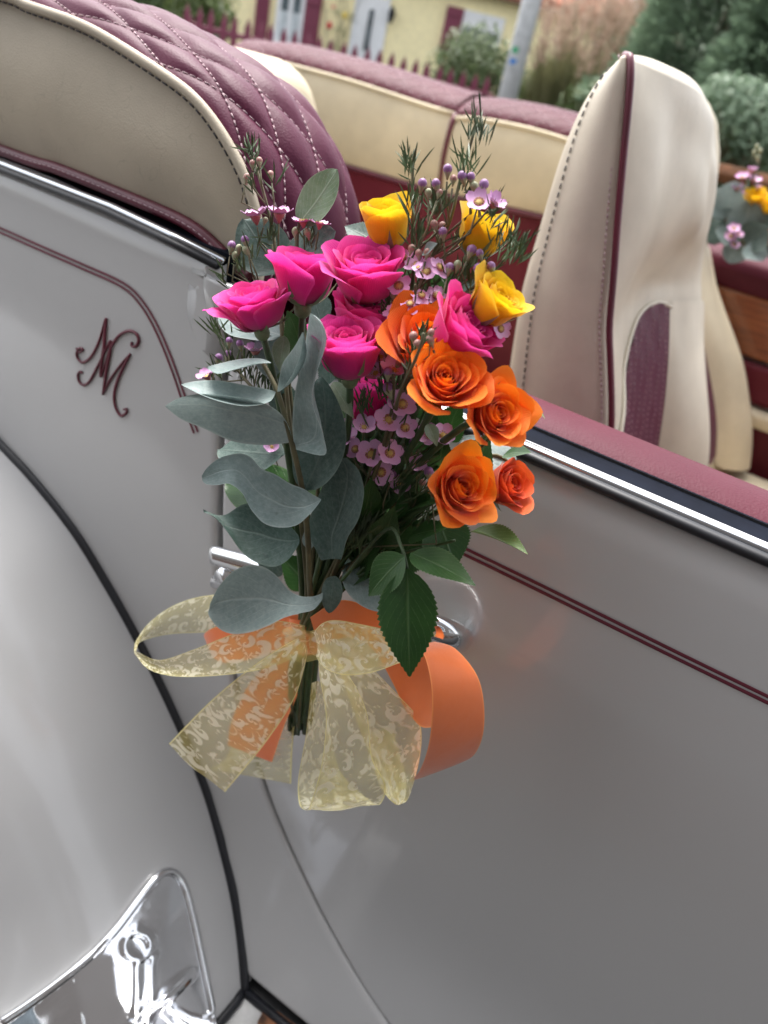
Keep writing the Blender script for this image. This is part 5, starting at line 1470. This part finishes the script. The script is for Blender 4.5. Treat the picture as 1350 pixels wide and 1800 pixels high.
sprig('tallest waxflower sprig, its needle tip reaching over the rear seat', [(840, 205, -.030), (825, 262, -.032), (808, 320, -.034), (790, 390, -.038), (760, 450, -.042), (735, 520, -.046), (690, 760, -.054), (580, 1020, -.060)],
      [(842, 356, -.006, 46, (-.1, .35, .9)), (868, 358, -.004, 40, (.5, .4, .7))],
      [(787, 300, 0, 17, Pp), (797, 316, 0, 13, Pk), (813, 312, -.002, 17, Pp), (828, 313, 0, 15, Pp), (834, 329, 0, 15, Pg), (850, 327, -.002, 18, Pp), (755, 386, 0, 13, Pk), (764, 396, -.002, 14, Pk), (778, 399, 0, 14, Pk), (779, 410, -.003, 16, Pp)],
      [(840, 240, 0, 16, 46, 26, .08, 1), (824, 300, 0, 12, 50, 22, -.1, 1), (815, 335, 0, 8, 40, 16, .4, .9), (768, 372, 0, 20, 44, 16, .0, .9), (800, 430, 0, 8, 36, 20, .3, .8)])
sprig('waxflower sprig with needles and small buds just right of the roundest yellow bud', [(727, 275, -.034), (725, 330, -.036), (727, 420, -.040), (722, 520, -.044), (680, 760, -.052), (580, 1020, -.060)],
      [(750, 478, -.006, 42, (-.2, .3, .9), .1), (730, 466, -.004, 36, (-.5, .5, .7)), (773, 470, -.006, 38, (.5, .35, .7), -.3), (701, 503, -.010, 42, (-.1, .3, .95)), (711, 454, 0, 34, (-.6, .3, .6), -.4)],
      [(742, 325, 0, 17, Pp), (767, 325, 0, 16, Pp), (753, 340, 0, 13, Pg), (772, 340, 0, 12, Pk), (723, 438, -.004, 13, Pk), (736, 447, -.004, 13, Pk), (751, 445, -.004, 13, Pk), (693, 521, -.012, 14, Pg), (706, 526, -.012, 13, Pg), (790, 472, -.004, 16, Pp), (804, 467, -.002, 15, Pg)],
      [(722, 300, 0, 14, 44, 18, -.05, 1), (728, 370, 0, 12, 46, 26, .05, 1), (735, 430, 0, 16, 44, 24, .2, 1), (745, 520, 0, 24, 44, 34, .2, 1), (700, 540, 0, 20, 40, 26, .0, 1)])
sprig('waxflower sprig leaning right in front of the hidden yellow bud', [(905, 425, -.036), (875, 470, -.038), (840, 500, -.042), (800, 540, -.046), (720, 700, -.050), (590, 1000, -.060)],
      [(880, 578, -.004, 34, (.4, -.1, .8)), (767, 520, 0, 36, (.2, .2, .8), -.3)],
      [(828, 442, 0, 18, Pp), (844, 447, 0, 14, Pp), (841, 475, -.003, 19, Pp), (864, 470, -.002, 16, Pp)],
      [(905, 450, 0, 22, 44, 24, .5, .85), (880, 440, 0, 14, 46, 22, .5, .9), (838, 500, 0, 22, 48, 26, .45, .8), (850, 545, -.006, 16, 44, 24, .7, .6), (800, 500, 0, 16, 44, 26, .25, .9), (860, 390, 0, 10, 50, 22, .6, .8)])
sprig('waxflower sprig with closed lilac blooms between the broad pink rose and the orange ones', [(730, 500, -.058), (728, 560, -.056), (715, 640, -.056), (690, 760, -.056), (610, 960, -.060)],
      [(741, 519, 0, 34, (.2, .4, .8), -.55), (721, 534, -.006, 36, (-.1, .5, .8), -.7), (735, 470, 0, 20, (-.4, .5, .7))],
      [(708, 558, 0, 14, Pk), (724, 558, 0, 14, Pp), (671, 594, -.012, 14, Pp), (664, 608, -.012, 13, Pp), (684, 601, -.008, 14, Pk), (693, 570, -.006, 10, Pk)],
      [(690, 575, 0, 26, 38, 30, -.05, 1), (725, 600, 0, 20, 40, 34, -.1, 1), (700, 640, 0, 20, 40, 34, 0, 1)])
sprig('stubby waxflower twig of pinkish buds lying across the hidden orange rose', [(745, 585, -.092), (738, 612, -.092), (722, 650, -.090), (700, 700, -.080), (680, 780, -.070), (600, 980, -.062)],
      [], [(727, 593, 0, 16, Pk), (733, 606, -.001, 15, Pk), (758, 586, 0, 13, Pk), (757, 599, 0, 16, Pk), (732, 642, 0, 16, Pp)],
      [(742, 600, 0, 10, 34, 14, .5, .85), (732, 625, 0, 10, 34, 14, .1, 1), (722, 660, 0, 8, 36, 18, .0, 1)])
sprig('waxflower sprig with open lilac flowers next to the big round orange rose', [(690, 650, -.078), (692, 690, -.076), (680, 760, -.072), (640, 880, -.066), (580, 1020, -.062)],
      [(661, 657, 0, 44, (-.2, .45, .85)), (692, 652, -.002, 50, (.1, .6, .75)), (707, 711, -.002, 48, (.1, .3, .93)), (683, 738, -.004, 48, (-.05, .15, .98), .1)],
      [(682, 656, -.008, 17, Pp), (683, 685, -.006, 20, Pp), (700, 640, 0, 12, Pk)],
      [(680, 700, .004, 20, 40, 26, .1, 1), (690, 770, .004, 24, 44, 34, .2, 1), (640, 720, .006, 18, 40, 24, 0, 1)])
sprig('waxflower sprig with the lowest open lilac flowers between the grey leaves and the orange roses', [(660, 790, -.074), (650, 830, -.070), (630, 900, -.066), (590, 1000, -.062)],
      [(640, 752, 0, 44, (.1, .5, .85)), (604, 763, -.002, 48, (-.15, .2, .95), .1), (652, 798, -.003, 48, (-.05, .15, .98), .1), (685, 797, -.002, 44, (.25, .2, .9), .05), (670, 830, .004, 42, (0, -.1, .9)), (570, 719, .003, 30, (-.3, .2, .8), -.6), (753, 765, .014, 40, (-.2, .2, .9)), (778, 765, .014, 40, (.2, .2, .9))],
      [(591, 734, 0, 15, Pp), (570, 747, 0, 15, Pp), (754, 832, .010, 18, Pp)],
      [(690, 860, .006, 26, 46, 40, .5, .8), (640, 880, .004, 22, 46, 34, .3, 1), (720, 830, .008, 20, 44, 40, .5, .8), (650, 930, .004, 26, 46, 34, .35, .9), (625, 960, .0, 22, 46, 26, .35, .9), (700, 780, .008, 18, 40, 40, .3, .9), (600, 830, .008, 18, 40, 34, .0, 1)])
sprig('left waxflower sprig with four flat lilac flowers against the beige coaming', [(437, 255, -.026), (452, 300, -.028), (465, 345, -.030), (478, 400, -.032), (485, 450, -.036), (500, 600, -.044), (530, 900, -.058)],
      [(449, 381, 0, 46, (-.1, .85, .45), .15), (491, 377, 0, 46, (.1, .85, .45), .15), (533, 389, 0, 38, (.0, .85, .45), -.1), (562, 393, 0, 34, (.2, .85, .4), -.1)],
      [(444, 289, 0, 12, Pk), (456, 284, 0, 12, Pk), (476, 308, 0, 12, Pk), (434, 314, 0, 14, Pk), (520, 409, 0, 15, Pg), (541, 410, 0, 14, Pg), (466, 388, 0, 10, Pg)],
      [(442, 270, 0, 12, 40, 14, -.1, 1), (448, 300, 0, 8, 34, 12, -.1, 1), (484, 330, 0, 4, 44, 8, .25, 1), (450, 340, 0, 5, 34, 10, -.5, .8), (480, 420, 0, 10, 36, 16, 0, 1), (545, 425, 0, 10, 34, 16, .2, .9)])
sprig('short waxflower sprig of round buds at the end of the chrome strip', [(432, 455, -.030), (445, 480, -.034), (470, 560, -.040), (510, 760, -.050), (535, 980, -.060)],
      [], [(407, 434, 0, 16, Pp), (431, 424, 0, 15, Pp), (420, 438, 0, 13, Pg), (434, 441, 0, 15, Pg), (413, 450, 0, 13, Pg)],
      [(430, 470, 0, 10, 34, 14, -.3, .9), (402, 500, 0, 5, 34, 10, -.5, .8), (447, 450, 0, 4, 40, 8, .1, 1)])
sprig('drooping waxflower sprig under the leftmost pink rose', [(385, 580, -.044), (400, 620, -.050), (425, 660, -.056), (470, 720, -.058), (520, 860, -.060)],
      [(449, 618, 0, 38, (0, .8, .5), .2), (364, 662, -.010, 34, (-.3, .6, .6), .2), (478, 786, .004, 30, (0, .3, .8))],
      [(403, 601, 0, 13, Pp), (422, 606, 0, 14, Pp), (384, 631, 0, 15, Pp), (401, 625, 0, 15, Pp)],
      [(382, 590, 0, 7, 44, 12, -.4, .9), (398, 610, 0, 6, 44, 14, -.2, 1), (410, 650, 0, 9, 40, 20, -.4, .9), (440, 660, 0, 14, 40, 26, 0, 1), (384, 665, 0, 6, 40, 18, -.6, .7), (470, 690, 0, 14, 40, 30, 0, 1)])

sprig('waxflower sprig of small lilac flowers in the gap under the tilted pink rose', [(745, 545, -.056), (735, 590, -.056), (705, 700, -.058), (640, 880, -.060)],
      [(722, 582, 0, 30, (-.3, .4, .8), -.3), (746, 556, 0, 30, (.1, .5, .8), -.4), (700, 604, -.004, 34, (-.2, .4, .9)), (670, 628, -.010, 36, (-.1, .4, .9)), (690, 548, -.006, 32, (-.3, .5, .8), -.3)],
      [(735, 566, 0, 13, Pp), (712, 596, -.002, 13, Pg), (680, 575, -.006, 13, Pp)], [(705, 570, 0, 22, 40, 40, 0, 1), (735, 560, 0, 14, 40, 34, .1, 1)])
sprig('waxflower sprig lowest in the bunch, dim lilac flowers beside the lowest orange rose', [(735, 790, -.052), (715, 840, -.054), (660, 940, -.058)],
      [(712, 752, -.010, 40, (.1, .2, .9)), (735, 815, 0, 34, (.1, .3, .9)), (705, 850, -.004, 36, (-.1, .2, .9)), (625, 790, -.012, 36, (-.2, .3, .9))],
      [(725, 780, 0, 14, Pp), (690, 835, -.006, 15, Pp), (742, 850, 0, 13, Pk)], [(700, 860, 0, 30, 46, 50, .3, .9), (730, 900, 0, 26, 46, 44, .4, .9), (660, 900, 0, 26, 46, 40, .2, 1)])
# ---------------------------------------------------------------- ribbons
def strip(pairs, name, mat, parent, width, sub=8, nu=10, sag=.0, start=0.0, ruff=.0):
    A = cr([PY(*a) for a, b in pairs], sub); B = cr([PY(*b) for a, b in pairs], sub); G = []; uv = []; d = start
    for i in range(len(A)):
        if i: d += ((A[i]+B[i])/2-(A[i-1]+B[i-1])/2).length/width
        ax = (A[min(i+1, len(A)-1)]-A[max(0, i-1)]).normalized(); n = ax.cross(B[i]-A[i]).normalized() if (B[i]-A[i]).length > 1e-6 else -FW
        row = []
        for k in range(nu+1):
            s = k/nu; w_ = 4*s*(1-s)
            row.append(A[i].lerp(B[i], s)+n*(sag*w_*width+ruff*width*math.sin(s*9+d*2.1)*(.4+.6*math.sin(d*1.3)**2)))
            uv.append((s, d))
        G.append(row)
    mb = MB(); mb.grid(G, uv); return mb.build(name, mat, parent)
org_ = thing('organza_ribbon_bow', 'sheer pale yellow organza bow with scroll pattern tied round the stems', 'ribbon', KNOT)
WI = .030
strip([((540, 1142, -.080), (536, 1100, -.078)), ((490, 1168, -.092), (480, 1092, -.088)), ((430, 1182, -.102), (405, 1116, -.098)), ((360, 1189, -.108), (340, 1142, -.104)), ((300, 1188, -.108), (283, 1160, -.102)), ((258, 1174, -.100), (250, 1150, -.092)), ((237, 1145, -.086), (236, 1135, -.080)),
       ((248, 1128, -.072), (262, 1095, -.064)), ((290, 1116, -.062), (310, 1062, -.054)), ((350, 1112, -.056), (372, 1046, -.048)), ((440, 1110, -.056), (450, 1050, -.050)), ((525, 1122, -.062), (522, 1086, -.058))], 'left_loop', M['organza'], org_, WI, sag=.05)
strip([((545, 1148, -.080), (545, 1110, -.080)), ((600, 1172, -.078), (590, 1098, -.074)), ((660, 1172, -.076), (640, 1100, -.072)), ((702, 1166, -.082), (690, 1112, -.080)), ((706, 1164, -.094), (694, 1110, -.092)), ((655, 1182, -.108), (638, 1098, -.106)), ((607, 1187, -.112), (590, 1090, -.110)), ((573, 1176, -.108), (566, 1096, -.108)), ((556, 1155, -.100), (552, 1112, -.100)), ((560, 1150, -.090), (556, 1118, -.090))], 'right_loop', M['organza'], org_, WI, sag=.04)
strip([((524, 1122, -.084), (542, 1140, -.084)), ((490, 1140, -.092), (532, 1185, -.090)), ((430, 1182, -.100), (512, 1238, -.094)), ((362, 1240, -.102), (462, 1312, -.096)), ((296, 1308, -.100), (396, 1392, -.094))], 'left_tail', M['organza'], org_, WI, sag=.05, ruff=.015, start=3.3)
strip([((560, 1150, -.084), (585, 1150, -.084)), ((562, 1190, -.096), (612, 1185, -.092)), ((572, 1260, -.104), (645, 1250, -.098)), ((566, 1340, -.108), (654, 1330, -.100)), ((550, 1400, -.108), (676, 1375, -.102)), ((540, 1424, -.104), (674, 1406, -.098)), ((527, 1416, -.094), (655, 1410, -.084)), ((524, 1370, -.086), (600, 1360, -.076)), ((538, 1290, -.080), (580, 1285, -.072)), ((548, 1200, -.076), (570, 1200, -.072))], 'centre_loop', M['organza'], org_, WI, sag=.04, ruff=.02, start=7.1)
strip([((588, 1155, -.078), (640, 1160, -.074)), ((610, 1215, -.086), (700, 1222, -.076)), ((640, 1300, -.090), (737, 1268, -.076)), ((672, 1385, -.092), (738, 1330, -.078)), ((692, 1412, -.088), (716, 1406, -.078)), ((668, 1380, -.080), (712, 1360, -.070)), ((640, 1290, -.072), (690, 1280, -.066))], 'right_tail', M['organza'], org_, WI, sag=.05, start=11.7, ruff=.015)
strip([((470, 1180, -.052), (530, 1170, -.052)), ((420, 1260, -.054), (520, 1250, -.054)), ((400, 1330, -.055), (514, 1320, -.056)), ((372, 1352, -.056), (512, 1378, -.058))], 'under_tail', M['organza'], org_, WI, start=5.2)
mb = MB()
kp = [KNOT+RT*.010*math.cos(a)*1.15-FW*.009*math.sin(a)+UP*.001*math.sin(3*a)-FW*.010 for a in [2*math.pi*k/20 for k in range(21)]]
G = []
for j in range(9):
    z = (j/8-.5)*.017
    G.append([KNOT+RT*(.0115+.0012*math.sin(j*2.2)+.0016*(j/8-.5)**2*8)*math.cos(a)-FW*((.0115+.001*math.sin(j*1.9+1))*math.sin(a))+UP*(z+.001*math.sin(a*3+j)) for a in [2*math.pi*k/24 for k in range(25)]])
mb.grid([list(r) for r in zip(*G)]); mb.build('knot', M['organza'], org_)
sat = thing('satin_ribbon_bow', 'orange satin ribbon under the organza bow with a big loop on the right', 'ribbon', KNOT+FW*.006)
strip([((545, 1085, -.066), (560, 1135, -.066)), ((600, 1055, -.066), (615, 1120, -.066)), ((660, 1072, -.064), (655, 1140, -.066)), ((715, 1095, -.064), (690, 1200, -.070)), ((752, 1125, -.066), (712, 1245, -.074)), ((775, 1150, -.070), (738, 1276, -.080)), ((786, 1180, -.074), (757, 1279, -.086))], 'inner_loop', M['satin'], sat, .028)
strip([((736, 1140, -.090), (765, 1128, -.066)), ((748, 1158, -.094), (800, 1140, -.068)), ((758, 1205, -.096), (838, 1186, -.070)), ((759, 1260, -.096), (851, 1240, -.070)), ((752, 1315, -.092), (848, 1296, -.068)), ((735, 1359, -.084), (828, 1332, -.062)), ((715, 1375, -.074), (790, 1345, -.054))], 'outer_loop', M['satin'], sat, .028, sag=.03)
strip([((530, 1120, -.062), (525, 1080, -.060)), ((470, 1150, -.066), (450, 1085, -.062)), ((400, 1165, -.070), (372, 1105, -.066)), ((372, 1150, -.066), (362, 1120, -.062)), ((430, 1150, -.056), (420, 1100, -.054)), ((520, 1140, -.056), (510, 1095, -.054))], 'left_loop', M['satin'], sat, .028)
strip([((500, 1140, -.058), (540, 1150, -.058)), ((440, 1200, -.060), (525, 1215, -.060)), ((408, 1265, -.060), (500, 1275, -.060)), ((400, 1310, -.060), (478, 1340, -.060))], 'tail', M['satin'], sat, .028)
G = []
for j in range(7):
    z = (j/6-.5)*.020+.004
    G.append([KNOT+RT*(.0098+.0008*math.sin(j*2))*math.cos(a)-FW*(.0098*math.sin(a))+UP*z for a in [2*math.pi*k/24 for k in range(25)]])
mb = MB(); mb.grid([list(r) for r in zip(*G)]); mb.build('binding', M['satin'], sat)

# ---------------------------------------------------------------- flowers on the far door
FO = 'flowers on the far door'
def far_rose(label, u, v, Rpx, mat, seed, ax):
    return rose(label, u, v, 1.19, Rpx, camv(*ax), .55, mat, 11, seed, FO, .45, stem=False)
far_rose('yellow rose highest in the far door flowers', 1328, 350, 19, M['yellow'], 51, (-.3, .6, .7))
far_rose('yellow rose at the right picture edge in the far door flowers', 1352, 362, 19, M['yellow'], 52, (.1, .6, .7))
far_rose('yellow rose lowest in the far door flowers', 1337, 412, 14, M['yellow'], 53, (-.1, .4, .8))
far_rose('orange rose at the lower right of the far door flowers', 1356, 420, 16, M['coral'], 54, (.1, .4, .8))
fe = branch('eucalyptus leaves of the flowers on the far door', [(1335, 440, 1.20), (1310, 430, 1.20), (1280, 390, 1.20), (1262, 350, 1.20)], .004, M['twig'], to_knot=False, group=FO)
for b, tp, w, s_ in [((1275, 385, 1.20), (1292, 318, 1.20), 62, 1), ((1275, 385, 1.19), (1240, 330, 1.19), 52, 2), ((1280, 400, 1.19), (1235, 420, 1.19), 44, 3), ((1300, 420, 1.18), (1322, 350, 1.18), 56, 4), ((1300, 425, 1.18), (1258, 400, 1.18), 46, 5), ((1310, 430, 1.17), (1350, 400, 1.17), 56, 6), ((1310, 432, 1.16), (1345, 456, 1.16), 44, 7), ((1300, 430, 1.17), (1280, 462, 1.17), 40, 8), ((1340, 420, 1.19), (1372, 380, 1.19), 60, 9)]:
    el(fe, b, tp, w, 'euca' if s_ % 3 else 'euca_dark', nrm=camv(.1*(s_ % 3-1), .3, .9), fold=.15, shape='round', seed=s_)
sprig('lilac waxflower spray above the yellow roses on the far door', [(1330, 275, 1.20), (1322, 320, 1.20), (1318, 370, 1.20), (1325, 430, 1.20)],
      [(1305, 312, 0, 22, (-.2, .6, .7)), (1325, 318, 0, 24, (.1, .6, .7)), (1296, 332, 0, 20, (-.3, .6, .7)), (1312, 338, 0, 20, (0, .6, .7)), (1332, 332, 0, 18, (.2, .6, .7)), (1322, 300, 0, 18, (0, .8, .5))],
      [(1332, 278, 0, 9, Pg), (1326, 268, 0, 8, Pg), (1336, 266, 0, 8, Pg), (1330, 258, 0, 7, Pg)], [(1325, 330, 0, 10, 24, 14, 0, 1)], group=FO, to_knot=False)
sprig('lilac waxflower spray hanging low in front of the grey leaves on the far door', [(1292, 398, 1.15), (1288, 420, 1.15), (1300, 440, 1.15)],
      [(1290, 402, 0, 20, (-.2, .4, .8)), (1284, 416, 0, 20, (-.2, .3, .8)), (1290, 430, 0, 18, (.1, .3, .8)), (1298, 412, 0, 16, (.1, .4, .8))], [], [(1288, 430, 0, 5, 20, 10, 0, 1)], group=FO, to_knot=False)
